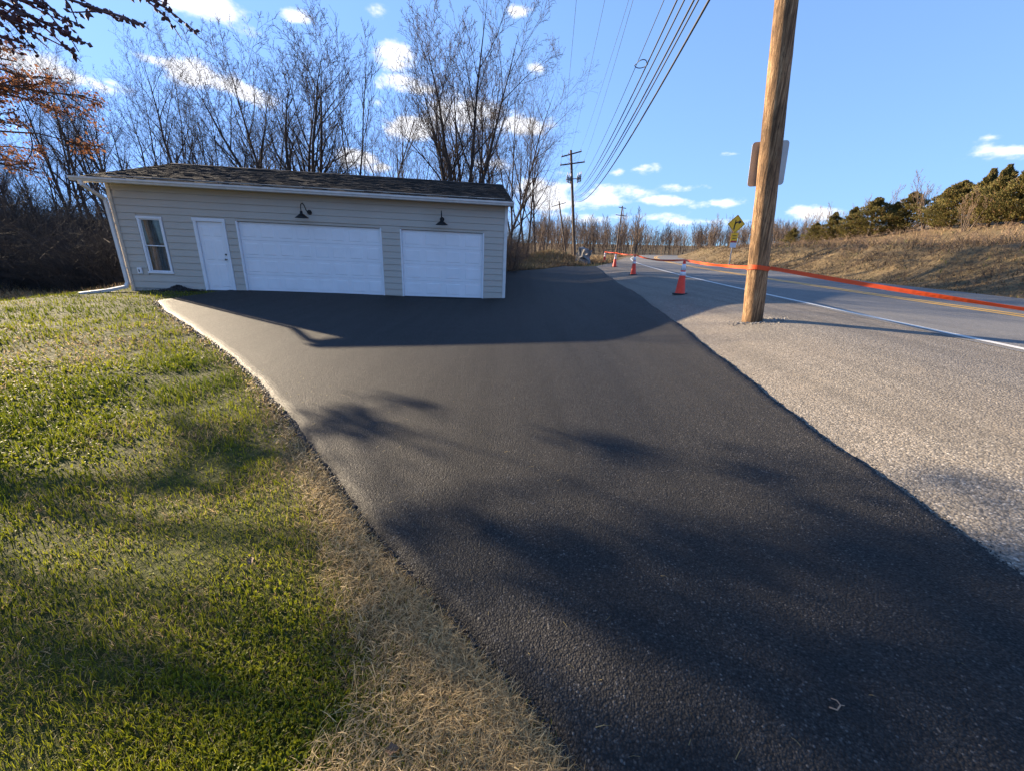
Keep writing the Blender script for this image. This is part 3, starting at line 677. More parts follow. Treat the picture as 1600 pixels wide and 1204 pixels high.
# rake boards on both gable ends
for x0, x1 in ((ROX0-0.022, ROX0-0.002), (ROX1+0.014, ROX1+0.034)):
    rk = MB()
    for s in (0, 1):
        f_ = (lambda t: t) if s == 0 else (lambda t: GD-t)
        V = [(x, f_(yy), roof_z(yy)+dz) for dz in (-0.13, 0.045) for x in (x0, x1) for yy in (-OV-0.02, GD/2)]
        rk.add(V, [(0, 1, 3, 2), (4, 6, 7, 5), (0, 2, 6, 4), (2, 3, 7, 6), (1, 5, 7, 3), (0, 4, 5, 1)])
    rk.build('rake_board', M['gutter'], garage)
# downspout with elbow and extension lying on the lawn
def squaretube(mb, pts, w=0.085, d=0.065):
    P = [np.array(p, float) for p in pts]
    for a, b in zip(P[:-1], P[1:]):
        t = (b-a)/np.linalg.norm(b-a); ref = np.array([1, 0, 0]) if abs(t[0]) < 0.6 else np.array([0, 1, 0])
        u = np.cross(t, ref); u /= np.linalg.norm(u); v_ = np.cross(t, u); a2, b2 = a-t*0.02, b+t*0.02
        V = [q+u*su*d/2+v_*sv*w/2 for q in (a2, b2) for su, sv in ((-1, -1), (1, -1), (1, 1), (-1, 1))]
        mb.add(V, [(0, 1, 5, 4), (1, 2, 6, 5), (2, 3, 7, 6), (3, 0, 4, 7), (0, 3, 2, 1), (4, 5, 6, 7)])
    return mb
ds = squaretube(MB(), [(-0.30, -OV-0.08, EH-0.10), (-0.28, -OV-0.08, EH-0.2), (-0.09, -0.10, EH-0.52), (-0.075, -0.10, 0.18), (-0.10, -0.16, 0.06)]).build('downspout', M['gutter'], garage)
squaretube(MB(), [(-0.10, -0.16, 0.06), (-0.32, -0.55, -0.02), (-0.62, -1.15, -0.07)], 0.10, 0.08).build('downspout_extension', M['gutter'], ds)
for zz in (0.6, 1.9): MB().box((-0.125, -0.1, zz), (-0.025, -0.048, zz+0.03)).build('downspout_strap', M['gutter'], ds)
MB().box((-0.5, -0.62, -0.12), (0.35, -0.28, -0.085)).build('splash_block', M['concrete'], garage)

def frame(name, a, b, z0, z1, w, y0, y1, mat, parent, sill=True, bev=0.003):
    for q in (((a-w, y0, z0), (a, y1, z1)), ((b, y0, z0), (b+w, y1, z1))): MB().box(*q).build('jamb_trim', mat, parent, bevel=bev)
    MB().box((a-w-0.012, y0-0.006, z1), (b+w+0.012, y1, z1+w*1.15)).build('head_trim', mat, parent, bevel=bev)
# window
_, a, b, z0, z1 = openings[0]
win = MB().box((a, 0.06, z0), (b, 0.075, z0+0.02)).build('window', M['white'], garage)
frame('w', a+0.035, b-0.035, z0+0.04, z1-0.04, 0.06, -0.045, 0.03, M['white'], win)
MB().box((a-0.05, -0.06, z0-0.02), (b+0.05, 0.03, z0+0.039)).build('sill', M['white'], win, bevel=0.004)
zm = (z0+z1)/2
for (zz0, zz1, yy) in ((z0+0.041, zm+0.015, 0.012), (zm-0.015, z1-0.042, -0.014)):
    sa_ = MB(); aa, bb = a+0.037, b-0.037; f = 0.028
    sa_.box((aa, yy, zz0), (aa+f, yy+0.022, zz1)); sa_.box((bb-f, yy, zz0), (bb, yy+0.022, zz1)); sa_.box((aa+f, yy, zz0), (bb-f, yy+0.022, zz0+f)); sa_.box((aa+f, yy, zz1-f), (bb-f, yy+0.022, zz1)); sa_.build('sash', M['white'], win)
    MB().box((aa+f, yy+0.009, zz0+f), (bb-f, yy+0.013, zz1-f)).build('pane', M['glass'], win)
cu = []
for k_ in range(61):
    t = k_/60; xx = a+0.02+t*(b-a-0.04); yy = 0.11+0.022*math.sin(t*44)+0.01*math.sin(t*17+1)
    cu += [(xx, yy, z0+0.03), (xx+0.012*math.sin(t*9), yy, z1-0.03)]
obj('curtain', mesh_np('curtain', cu, [(2*q, 2*q+2, 2*q+3, 2*q+1) for q in range(60)], smooth=True), M['curtain'], win)
# entry door with six raised panels
_, a, b, z0, z1 = openings[1]
dr = MB().box((a+0.045, 0.018, 0.02), (b-0.045, 0.06, z1-0.05)).build('entry_door', M['door_white'], garage)
frame('d', a+0.043, b-0.043, 0.0, z1-0.045, 0.085, -0.045, 0.0175, M['white'], dr)
MB().box((a, -0.07, -0.03), (b, 0.06, 0.0195)).build('threshold', M['steel'], dr)
def raised(mb, x0, x1, z0, z1, y, d=0.004, s=0.008):        # pressed field: flat face standing proud with a narrow chamfer
    ring = lambda i, yy: [(x0+i, yy, z0+i), (x1-i, yy, z0+i), (x1-i, yy, z1-i), (x0+i, yy, z1-i)]
    V = ring(0, y-0.0004)+ring(s, y-d)
    return mb.add(V, [(i, (i+1) % 4, 4+(i+1) % 4, 4+i) for i in range(4)]+[(4, 5, 6, 7)])
wd = (b-a-0.09)
for cx in (0, 1):
    for (p0, p1) in ((0.13, 0.83), (0.95, 1.55), (1.66, 1.93)):
        x0 = a+0.045+wd*(0.13 if cx == 0 else 0.55); raised(MB(), x0, x0+wd*0.32, p0, p1, 0.018, 0.009, 0.018).build('door_panel', M['door_white'], dr)
MB().tube([(b-0.105, 0.018, 0.98), (b-0.105, -0.035, 0.98)], 0.013, 10).tube([(b-0.105, -0.03, 0.98), (b-0.105, -0.06, 0.98)], [0.02, 0.03], 12).build('door_knob', M['steel'], dr)
MB().tube([(b-0.105, 0.018, 1.13), (b-0.105, -0.01, 1.13)], 0.027, 12).build('deadbolt', M['steel'], dr)
# sectional garage doors
for (nme, a, b, z0, z1), ncol in ((openings[2], 8), (openings[3], 4)):
    gd = MB().box((a+0.03, 0.095, 0.0), (b-0.03, 0.112, z1-0.04)).build('garage_door', M['dark_gap'], garage)
    for q in (((a-0.011, -0.036, 0.0), (a+0.036, 0.115, z1-0.03)), ((b-0.036, -0.036, 0.0), (b+0.011, 0.115, z1-0.03))): MB().box(*q).build('jamb_trim', M['white'], gd, bevel=0.003)
    MB().box((a-0.011, -0.037, z1-0.029), (b+0.011, 0.116, z1+0.02)).build('head_trim', M['siding'], gd, bevel=0.003)
    sh = (z1-0.035-0.012)/4; aa, bb = a+0.038, b-0.038
    for k in range(4):
        zz = 0.008+k*sh; MB().box((aa, 0.05, zz+0.0015), (bb, 0.092, zz+sh-0.002)).build('door_section', M['door_white'], gd, bevel=0.002)
        pw = (bb-aa)/ncol
        for c in range(ncol): raised(MB(), aa+pw*(c+0.14), aa+pw*(c+0.86), zz+sh*0.17, zz+sh*0.83, 0.05, 0.008, 0.014).build('door_panel', M['door_white'], gd)
    MB().box((aa, 0.046, -0.03), (bb, 0.094, 0.007)).build('bottom_seal', M['dark_gap'], gd)
MB().box((0.27, -0.085, 0.46), (0.40, -0.032, 0.64)).build('outlet_cover', M['white'], garage, bevel=0.012)
MB().box((0.315, -0.09, 0.51), (0.345, -0.0855, 0.59)).build('outlet_slot', M['dark_gap'], garage)
# gooseneck barn lights
def garage_world(p):
    return garage.matrix_basis @ Vector(p)
bpy.context.view_layer.update()
def barn_light(s, z, label, turn=0.0):
    w = garage_world((s, -0.036, z)); o = empty('barn_light', w); o.rotation_euler = (0, 0, garage.rotation_euler.z+turn); tag(o, label, 'wall lamp', 'gooseneck lamps over the garage doors')
    MB().tube([(0, 0.012, 0), (0, -0.025, 0)], [0.075, 0.07], 20).build('wall_plate', M['black_metal'], o)
    pts = [(0, -0.02, 0), (0, -0.08, 0.0), (0, -0.14, 0.05), (0, -0.19, 0.17), (0, -0.26, 0.235), (0, -0.33, 0.20), (0, -0.36, 0.12), (0, -0.365, 0.0)]
    P = []
    for i in range(len(pts)-1):
        for t in (0, .33, .66): P.append(np.array(pts[i])*(1-t)+np.array(pts[i+1])*t)
    P.append(pts[-1]); MB().tube(P, 0.014, 8).build('gooseneck_arm', M['black_metal'], o, smooth=True)
    MB().lathe([(0.001, 0.0), (0.035, 0.0), (0.04, -0.07), (0.075, -0.10), (0.19, -0.185), (0.195, -0.2), (0.185, -0.198), (0.07, -0.11), (0.001, -0.09)], 28, (0, -0.365, 0.01)).build('lamp_shade', M['black_metal'], o, smooth=True)
barn_light(5.58, 2.5, 'black gooseneck lamp above the wide garage door', -0.35)
barn_light(9.68, 2.5, 'black gooseneck lamp above the narrow garage door')
MB().box((0.0, 0.16, 0.3), (1.6, 0.17, 2.4)).build('window_backing', M['curtain'], garage)

# ------------------------------------------------------------------ tapering tubes in bulk (branches, twigs)
def tubes_np(polys, sides):
    """polys: list of (points Nx3, radii N) with equal N -> verts, quads"""
    P = np.array([p for p, _ in polys]); Rr = np.array([q for _, q in polys]); m, N, _ = P.shape; k = sides
    T = P[:, -1]-P[:, 0]; T /= np.linalg.norm(T, axis=1)[:, None]+1e-9
    ref = np.where(np.abs(T[:, 2:3]) < 0.8, np.array([[0, 0, 1.0]]), np.array([[1.0, 0, 0]]))
    U = np.cross(T, ref); U /= np.linalg.norm(U, axis=1)[:, None]+1e-9; Wv = np.cross(T, U)
    a = np.arange(k)*2*math.pi/k
    V = P[:, :, None]+Rr[:, :, None, None]*(np.cos(a)[None, None, :, None]*U[:, None, None]+np.sin(a)[None, None, :, None]*Wv[:, None, None])
    i = np.arange(N-1)[:, None]*k; j = np.arange(k)[None]; j2 = (j+1) % k
    q = np.stack([i+j, i+j2, i+k+j2, i+k+j], -1).reshape(-1, 4)
    q = (q[None]+(np.arange(m)*N*k)[:, None, None]).reshape(-1, 4)
    return V.reshape(-1, 3), q
def tubes_mesh(name, groups):
    mb = MB()
    for polys, sides in groups:
        if polys: mb.add(*tubes_np(polys, sides))
    return mb.mesh(name, smooth=True)
def resample(P, R_, N):
    t = np.linspace(0, 1, len(P)); s = np.linspace(0, 1, N)
    return np.stack([np.interp(s, t, P[:, i]) for i in range(3)], -1), np.interp(s, t, R_)

class Tree:
    """grows a bare deciduous tree; stems and limbs go to the trunk mesh, the finer wood to the crown mesh"""
    def __init__(s, seed, height, stems=1, spread=0.25, r0=0.16, levels=4, nb=(9, 7, 6, 4), ang=(0.5, 0.6, 0.65, 0.7), upr=0.35, clear=0.3, rmin=0.006, ratio=(0.5, 0.5, 0.48, 0.5), wander=0.065):
        s.r = random.Random(seed); s.lv = [[] for _ in range(levels+1)]; s.levels, s.nb, s.ang, s.upr, s.clear, s.rmin, s.ratio, s.wander = levels, nb, ang, upr, clear, rmin, ratio, wander
        s.leaf = []
        for k in range(stems):
            a = 6.283*k/stems+s.r.uniform(-.5, .5); l = spread*(s.r.uniform(.5, 1.25) if stems > 1 else s.r.uniform(0, .5))
            d = np.array([math.cos(a)*l, math.sin(a)*l, 1.0]); h = height*(s.r.uniform(.78, 1.0) if stems > 1 else 1)
            p = np.array([math.cos(a)*.18*(stems > 1), math.sin(a)*.18*(stems > 1), -0.25])
            s.grow(p, d/np.linalg.norm(d), h, r0*(s.r.uniform(.7, 1) if stems > 1 else 1), 0)
    def grow(s, p, d, L, r0, lev):
        r = s.r; N = (9, 6, 5, 4, 3, 3)[lev]; step = L/(N-1); P = [p]; D = [d]
        for k in range(N-1):
            w = s.wander*(1.0 if lev == 0 else 1.7)
            d = d+np.array([r.gauss(0, w), r.gauss(0, w), r.gauss(0, w*.6)+(s.upr*0.25 if lev else 0.05)])
            d = d/np.linalg.norm(d); P.append(P[-1]+d*step); D.append(d)
        P = np.array(P); t = np.linspace(0, 1, N); R_ = np.maximum(r0*(1-t)**0.9+r0*0.04, s.rmin*0.6)
        if lev == 0: R_[0] *= 1.35
        s.lv[lev].append((P, R_))
        if lev >= s.levels: s.leaf.append((P[-1], d)); return
        n = s.nb[lev]; n = max(2, int(n*r.uniform(.8, 1.2)))
        t0 = s.clear if lev == 0 else 0.22
        for k in range(n):
            f = t0+(0.985-t0)*(k+r.random())/n; x = f*(N-1); i = min(int(x), N-2); q = x-i
            pp = P[i]*(1-q)+P[i+1]*q; dd = D[min(i+1, N-1)]; rr = R_[i]*(1-q)+R_[i+1]*q
            az = 2.4*k+r.uniform(-.7, .7); ref = np.array([0, 0, 1.0]) if abs(dd[2]) < .85 else np.array([1.0, 0, 0])
            u = np.cross(dd, ref); u /= np.linalg.norm(u); v = np.cross(dd, u)
            an = s.ang[lev]*r.uniform(.65, 1.3)
            nd = dd*math.cos(an)+(u*math.cos(az)+v*math.sin(az))*math.sin(an)
            nd[2] += s.upr*(0.6 if lev == 0 else 0.35); nd /= np.linalg.norm(nd)
            Lc = L*s.ratio[lev]*r.uniform(.6, 1.15)*(1-0.55*f if lev == 0 else 1-0.35*f)
            s.grow(pp, nd, Lc, max(min(rr*0.58, r0*0.5)*(1 if lev < 1 else .85), s.rmin), lev+1)
    def meshes(s):
        sides = (8, 5, 4, 3, 3, 3); cut = 2
        tr = tubes_mesh('trunk', [(s.lv[l], sides[l]) for l in range(min(cut, len(s.lv)))])
        cr = tubes_mesh('crown', [(s.lv[l], sides[l]) for l in range(cut, len(s.lv))])
        return tr, cr
def tree_thing(name, meshes, loc, rz, sc, label, group, bark, twig, cat='tree', lean=(0, 0)):
    o = empty(name, loc, rz); o.rotation_euler = (lean[0], lean[1], rz); o.scale = sc if isinstance(sc, tuple) else (sc, sc, sc)
    for nm, me, m in zip(('trunk', 'crown'), meshes, (bark, twig)):
        c = obj(nm, me, m, o)
        if not me.materials: me.materials.append(m)
    return tag(o, label, cat, group)
def at_u(u, Y):                                   # ground point seen in column u at depth Y
    x = aty(u, 390+(u-800)*0.0175, Y)[0]; return x, Y, float(G(x, Y))-0.06
def height_at(u, v, Y):
    x, y, z = at_u(u, Y); return aty(u, v, Y)[2]-z
MT, MD, MM = M['twig'], M['bark_dark'], M['bark_mid']

# the two big many-stemmed trees right behind the garage
big1 = Tree(3, 15.0, stems=7, spread=0.42, r0=0.2, levels=4, nb=(13, 9, 6, 4), ang=(0.62, 0.7, 0.75, 0.8), ratio=(0.52, 0.5, 0.5, 0.5), upr=0.2, clear=0.2, rmin=0.009)
x, y, z = at_u(468, 27); h = height_at(468, 8, 27)
tree_thing('bare_tree', big1.meshes(), (x, y, z), 0.3, h/15.6, 'tall bare spreading tree with many stems behind the middle of the garage roof', None, MD, MT)
big2 = Tree(8, 15.0, stems=8, spread=0.30, r0=0.18, levels=4, nb=(13, 9, 6, 4), ang=(0.55, 0.65, 0.72, 0.8), ratio=(0.5, 0.5, 0.5, 0.5), upr=0.24, clear=0.2, rmin=0.009)
x, y, z = at_u(722, 26); h = height_at(735, 12, 26)
tree_thing('bare_tree', big2.meshes(), (x, y, z), 1.2, h/15.4, 'tall bare many-stemmed tree behind the right end of the garage roof', None, MD, MT)
small1 = Tree(12, 10.0, stems=3, spread=0.25, r0=0.09, levels=3, nb=(10, 8, 6), ang=(0.5, 0.6, 0.6), upr=0.45, clear=0.15, rmin=0.008)
sm1 = small1.meshes()
x, y, z = at_u(575, 29); tree_thing('bare_tree', sm1, (x, y, z), 0.5, height_at(575, 60, 29)/10, 'thin bare tree at the right side of the spreading tree behind the garage', None, MD, MT)
wood_trees = []
kinds = [Tree(21, 14, 1, .1, .15, 4, (15, 8, 6, 4), upr=.2, clear=.25, rmin=.0065), Tree(22, 14, 2, .22, .13, 4, (11, 7, 6, 4), upr=.2, clear=.25, rmin=.0065),
         Tree(23, 14, 3, .22, .12, 4, (10, 7, 5, 4), upr=.22, clear=.25, rmin=.0065), Tree(24, 14, 1, .12, .13, 4, (18, 8, 6, 3), (0.75, .7, .75, .8), upr=.2, clear=.2, rmin=.0065)]
kinds = [k.meshes() for k in kinds]
# forked tree left of the centre of the woods
x, y, z = at_u(185, 24); tree_thing('bare_tree', kinds[1], (x, y, z), 2.3, height_at(185, 70, 24)/14.2, 'dark forked bare tree standing over the left end of the garage roof', None, MD, MT)
rw = random.Random(77)
spots = []
for k in range(30):
    u = -120+k*18.5+rw.uniform(-10, 10); spots.append((u, rw.uniform(26, 44), rw.uniform(175, 215) if u < 60 else rw.uniform(100, 190) if u < 130 else rw.uniform(85, 170)))
for u, Yd, vt in spots:
    x, y, z = at_u(u, Yd); h = height_at(u, vt, Yd)
    tree_thing('bare_tree', kinds[rw.randrange(4)], (x, y, z), rw.uniform(0, 6.28), min(h, 19)/14, 'slender bare tree among the dense woods left behind the garage', 'bare trees in the woods left behind the garage', MD, MT)
for u, Yd, vt in [(560, 44, 205), (600, 46, 195), (640, 40, 150), (655, 47, 175), (690, 50, 170), (770, 44, 150), (500, 48, 200), (440, 46, 190), (415, 40, 160), (395, 50, 180)]:
    x, y, z = at_u(u, Yd); tree_thing('bare_tree', kinds[rw.randrange(4)], (x, y, z), rw.uniform(0, 6.28), height_at(u, vt, Yd)/14, 'lower bare tree of the row far behind the garage roof', 'bare trees in the row behind the garage roof', MD, MT)
# the woods go on, lower, past the left edge
for k in range(14):
    x, y = rw.uniform(-68, -38), rw.uniform(12, 44); tree_thing('bare_tree', kinds[k % 4], (x, y, float(G(x, y))-.06), rw.uniform(0, 6.28), rw.uniform(6.5, 9)/14, 'low bare tree of the woods beyond the left edge', 'low bare trees beyond the left edge', MD, MT)
# trees at the right end of the garage
for i, (u, Yd, vt, lab) in enumerate([(800, 30, 105, 'tall thin bare tree rising just past the right end of the garage roof'), (822, 36, 150, 'bare tree standing right of the garage over the brush'),
                       (836, 44, 210, 'small bare tree at the right fringe of the garage woods'), (786, 38, 120, 'bare tree behind the right corner of the garage roof'), (852, 60, 285, 'little bare tree nearest the leaning far utility pole')]):
    x, y, z = at_u(u, Yd); tree_thing('bare_tree', kinds[(i*3+2) % 4], (x, y, z), i*1.7, height_at(u, vt, Yd)/14, lab, None, MD, M['twig'])

# ------------------------------------------------------------------ thickets and far woods (masses nobody could count)
def brush(name, pts, hts, mat, seed, stems=(5, 9), r0=0.012, curve=0.35, twigs=3, spread=0.5):
    r = random.Random(seed); g0, g1 = [], []
    for (x, y, z), h in zip(pts, hts):
        for _ in range(r.randint(*stems)):
            a = r.uniform(0, 6.28); l = spread*r.random(); d = np.array([math.cos(a)*l, math.sin(a)*l, 1.0]); d /= np.linalg.norm(d)
            L = h*r.uniform(.55, 1.1); p = np.array([x+r.gauss(0, .18), y+r.gauss(0, .18), z-0.05]); P = [p]
            for k in range(3):
                d = d+np.array([math.cos(a)*curve*r.random(), math.sin(a)*curve*r.random(), -0.12*k])+np.array([r.gauss(0, .12) for _ in range(3)]); d /= np.linalg.norm(d); P.append(P[-1]+d*L/3)
            P = np.array(P); g0.append((P, np.array([r0, r0*.8, r0*.55, r0*.3])))
            for _ in range(twigs):
                i = r.randint(0, 2); q = r.random(); b = P[i]*(1-q)+P[i+1]*q; dd = d*.6+np.array([r.gauss(0, .6), r.gauss(0, .6), r.gauss(0.15, .45)]); dd /= np.linalg.norm(dd)
                l2 = L*r.uniform(.15, .4); m = b+dd*l2*.5+np.array([0, 0, r.gauss(0, .04)]); g1.append((np.array([b, m, m+(dd+np.array([r.gauss(0, .3), r.gauss(0, .3), .1]))*l2*.5]), np.array([r0*.5, r0*.4, r0*.25])))
    return obj(name, tubes_mesh(name, [(g0, 3), (g1, 3)]), mat)
r = np.random.default_rng(40)
pts, hts = [], []
for k in range(980):
    Yd = r.uniform(16.5, 30); u = r.uniform(-260, 190)
    x, y, z = at_u(u, Yd)
    if k > 640: x = r.uniform(-62, -28); y = r.uniform(9, 34); z = float(G(x, y))-.06; Yd = y
    if x > -13.2-0.0*Yd and Yd < 23: continue
    pts.append((x, y, z)); hts.append((r.uniform(1.2, 3.4)+0.15*(Yd-16))*(1+0.35*math.sin(x*1.3)))
pts2, hts2 = [], []
for k in range(520):
    Yd = r.uniform(27, 48); u = r.uniform(-160, 470); x, y, z = at_u(u, Yd); pts2.append((x, y, z)); hts2.append(r.uniform(3.0, 6.0))
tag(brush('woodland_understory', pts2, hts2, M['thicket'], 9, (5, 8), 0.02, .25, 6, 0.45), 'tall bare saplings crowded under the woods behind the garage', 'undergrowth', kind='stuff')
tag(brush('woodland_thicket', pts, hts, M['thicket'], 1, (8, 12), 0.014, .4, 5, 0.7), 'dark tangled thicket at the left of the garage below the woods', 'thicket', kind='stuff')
pts, hts = [], []
for k in range(600):
    Yd = r.uniform(19, 44); x = r.uniform(-7, 2.6) if Yd > 24 else r.uniform(-3.2, -1.7)
    if Yd > 23 and x > 0.2+0.06*(Yd-24): continue
    if Yd < 23: continue
    pts.append((x, Yd, float(G(x, Yd))-.05)); hts.append(r.uniform(1.5, 4.2))
tag(brush('roadside_brush', pts, hts, M['twig_far'], 2, (6, 9), 0.012, .4, 4, 0.6), 'brown tangled brush beyond the driveway right of the garage', 'brush', kind='stuff')
far_mesh = Tree(51, 10, 1, .1, .16, 3, (10, 6, 5), (0.6, .6, .6), upr=.4, clear=.3, rmin=.028)
fv = [np.vstack([np.concatenate([np.asarray(m.vertices[i].co)[None] for i in range(len(m.vertices))]) for m in ()]) if False else None]
def tree_arrays(t):
    mb = MB(); sides = (5, 3, 3, 3)
    for l in range(len(t.lv)): mb.add(*tubes_np(t.lv[l], sides[l]))
    return np.vstack(mb.v), np.vstack(mb.q)
fk = [tree_arrays(Tree(51+k, 10, 1+k % 2, .12, .15, 3, (11, 6, 4), (0.6, .6, .6), upr=.4, clear=.12, rmin=.026)) for k in range(4)]
mb = MB(); rf = random.Random(4)
for k in range(420):
    Yd = rf.uniform(100, 190); u = rf.uniform(830, 1340); x = aty(u, 400, Yd)[0]
    V, q = fk[rf.randrange(4)]; a = rf.uniform(0, 6.28); s = rf.uniform(.5, .85)*(0.95 if u > 1000 else 1.2)
    Vr = np.stack([V[:, 0]*math.cos(a)-V[:, 1]*math.sin(a), V[:, 0]*math.sin(a)+V[:, 1]*math.cos(a), V[:, 2]], -1)*s
    mb.add(Vr+np.array([x, Yd, float(G(x, Yd))-.05]), q)
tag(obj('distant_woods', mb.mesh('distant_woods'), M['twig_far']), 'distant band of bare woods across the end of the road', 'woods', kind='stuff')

# ------------------------------------------------------------------ dry grass on the banks and the mound
def dry_grass():
    r = np.random.default_rng(61)
    Xs, Ys, hs = [], [], []
    n = 90000; y = r.uniform(-2, 75, n); e = r.exponential(5, n)+0.15; d = ROADW+e
    x = off_x(y, d); keep = (e < 40) & ((e > 4.5) | (r.random(n) < .45)) & (r.random(n) < np.clip(18/np.hypot(x, y), .12, 1)); Xs.append(x[keep]); Ys.append(y[keep]); hs.append(np.clip(0.08+0.035*e[keep], .09, .42)*r.uniform(.5, 1.3, keep.sum()))
    n = 16000; y = r.normal(37, 4, n); x = 2.2+r.normal(0, 2.0, n)+0.05*(y-37); far = np.interp(y, _f[:, 1], _f[:, 0]); k2 = (x < np.where(y < Y_END, far-0.1, xw(y)-2.2)) & (y > _f[0, 1]); Xs.append(x[k2]); Ys.append(y[k2]); hs.append(r.uniform(.12, .4, k2.sum()))
    n = 6000; x = r.uniform(-6, 8.5, n); y = np.interp(x, _f[:, 0], _f[:, 1])+0.1+r.exponential(.8, n); k3 = (x < xw(y)-2.4); Xs.append(x[k3]); Ys.append(y[k3]); hs.append(r.uniform(.08, .3, k3.sum()))
    n = 9000; x = r.uniform(-26, -12.4, n); y = r.uniform(14, 19, n); Xs.append(x); Ys.append(y); hs.append(r.uniform(.08, .3, n))
    n = 9000; y = r.uniform(34, 95, n); x = off_x(y, -2.0-r.exponential(2, n)); k5 = x > 3; Xs.append(x[k5]); Ys.append(y[k5]); hs.append(r.uniform(.15, .5, k5.sum()))
    X_, Y_, h = map(np.concatenate, (Xs, Ys, hs)); n = len(X_)
    p = patch(X_*.4, Y_*.4)
    t = np.clip(r.random(n)*.8+.2*p, 0, 1); c = lerp((0.11, 0.072, 0.043), (0.40, 0.28, 0.145), t)
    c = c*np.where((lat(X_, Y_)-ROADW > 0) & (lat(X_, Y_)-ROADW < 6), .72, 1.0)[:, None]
    gsel = r.random(n) < np.clip(0.06+0.12*p, 0, .4); c = np.where(gsel[:, None], np.array([[0.13, 0.13, 0.045]]), c)
    w = np.clip(np.hypot(X_, Y_)*0.0012, .008, .05)
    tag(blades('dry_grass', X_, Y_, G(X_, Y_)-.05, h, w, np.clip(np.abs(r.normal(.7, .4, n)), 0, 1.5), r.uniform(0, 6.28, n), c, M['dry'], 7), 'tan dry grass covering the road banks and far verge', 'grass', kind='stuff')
dry_grass()
r = np.random.default_rng(62); pts, hts = [], []
for k in range(1800):
    e = r.uniform(3.5, 46); y = r.uniform(2, 100); x = float(off_x(y, ROADW+e)); 
    if e < 13 and r.random() < .3: continue
    pts.append((x, y, float(G(x, y))-.05)); hts.append(r.uniform(.35, .8) if e < 9 else r.uniform(.5, 1.3) if e < 24 else r.uniform(.9, 2.4))
tag(brush('hillside_scrub', pts, hts, M['twig_tan'], 3, (6, 9), 0.017, .35, 3, 0.7), 'brown leafless scrub over the hillside across the road', 'scrub', kind='stuff')
pts, hts = [], []
for k in range(750):
    e = abs(r.normal(3.0, 2.2))+.5; y = r.uniform(4, 45); x = float(off_x(y, ROADW+e)); pts.append((x, y, float(G(x, y))-.05)); hts.append(r.uniform(.2, .75))
tag(brush('bank_weeds', pts, hts, M['twig_far'], 4, (4, 8), 0.008, .5, 3, 0.9), 'sparse dry weed stalks on the steep bank across the road', 'weeds', kind='stuff')
# bare shrubs and small trees on the hill
shr = Tree(71, 5, 5, .35, .07, 3, (8, 6, 5), (0.5, .55, .6), upr=.4, clear=.15, rmin=.011).meshes()
for i, (u, Yd, vt, lab) in enumerate([(1432, 44, 268, 'bare windswept tree on the hill between the dark cedars'), (1345, 50, 295, 'bare shrub on the hill left of the windswept tree'), (1262, 58, 322, 'thin bare shrub low on the hill beside the pole'), (1300, 55, 318, 'grey bare shrub behind the hill cedars'), (1392, 50, 300, 'pale bare shrub between two hill cedars'), (1492, 36, 290, 'pale branching bare shrub in front of the large cedars'), (1215, 66, 345, 'low bare shrub on the skyline right behind the wooden pole'), (1585, 40, 270, 'bare shrub behind the cedars at the right edge')]):
    x, y, z = at_u(u, Yd); tree_thing('bare_shrub', shr, (x, y, z), i*2.1, height_at(u, vt, Yd)/5, lab, None, M['bark_mid'], M['twig_tan'], 'shrub')

# cedars
def cedar(seed, H_=5.0, W_=1.5, shape=0.8):
    r = np.random.default_rng(seed); n = 12000
    f = r.random(n)**0.85; a = r.uniform(0, 6.28, n)
    lob = np.clip(0.70+0.34*np.sin(a*3+f*11+seed)+0.30*np.sin(a*2-f*23+2*seed)+0.2*np.sin(a*7+f*31), .15, 1.6)
    R_ = W_*np.clip((1-f)**shape*(0.45+0.55*np.minimum(1, f*6)), .03, 1)*lob; q = np.sqrt(r.random(n))*.55+.5
    P = np.stack([np.cos(a)*R_*q, np.sin(a)*R_*q, 0.25+f*(H_-.3)+0.25*R_*q], -1)
    D = np.stack([np.cos(a), np.sin(a), 0.75+f*1.2], -1)+r.normal(0, .35, (n, 3)); D /= np.linalg.norm(D, axis=1)[:, None]
    s = r.uniform(.10, .26, n)*(H_/5); Sd = np.cross(D, r.normal(size=(n, 3))); Sd /= np.linalg.norm(Sd, axis=1)[:, None]
    tip = P+D*s[:, None]; l = P+Sd*(s*.2)[:, None]; rr = P-Sd*(s*.2)[:, None]; m = P+D*(s*.55)[:, None]+np.cross(D, Sd)*(s*.12)[:, None]
    V = np.stack([l, rr, tip, m], 1).reshape(-1, 3); b = np.arange(n)[:, None]*4
    T = np.concatenate([b+np.array([[0, 3, 2]]), b+np.array([[1, 2, 3]]), b+np.array([[0, 1, 3]])])
    me = mesh_np('crown', V, tris=T); c = lerp((0.06, 0.06, 0.018), (0.19, 0.155, 0.042), r.random(n)); c = np.where((r.random(n) < .12)[:, None], np.array([[.2, .12, .05]]), c)
    set_tint(me, np.repeat(c, 4, 0)); me.materials.append(M['cedar'])
    tr = MB(); tr.tube([(0, 0, -.2), (0.03, 0, H_*.4), (0, .02, H_*.9)], [.13, .08, .02], 6); 
    for k in range(14):
        z = H_*(.15+.05*k); aa = k*2.4; tr.tube([(0, 0, z), (math.cos(aa)*W_*.4*(1-.06*k), math.sin(aa)*W_*.4*(1-.06*k), z+.3)], [.03, .01], 4)
    tm = tr.mesh('trunk', True); tm.materials.append(M['bark_mid']); return tm, me
ced = [cedar(1, 5, 2.1, .8), cedar(2, 5, 1.8, .95), cedar(5, 5, 2.6, .75)]
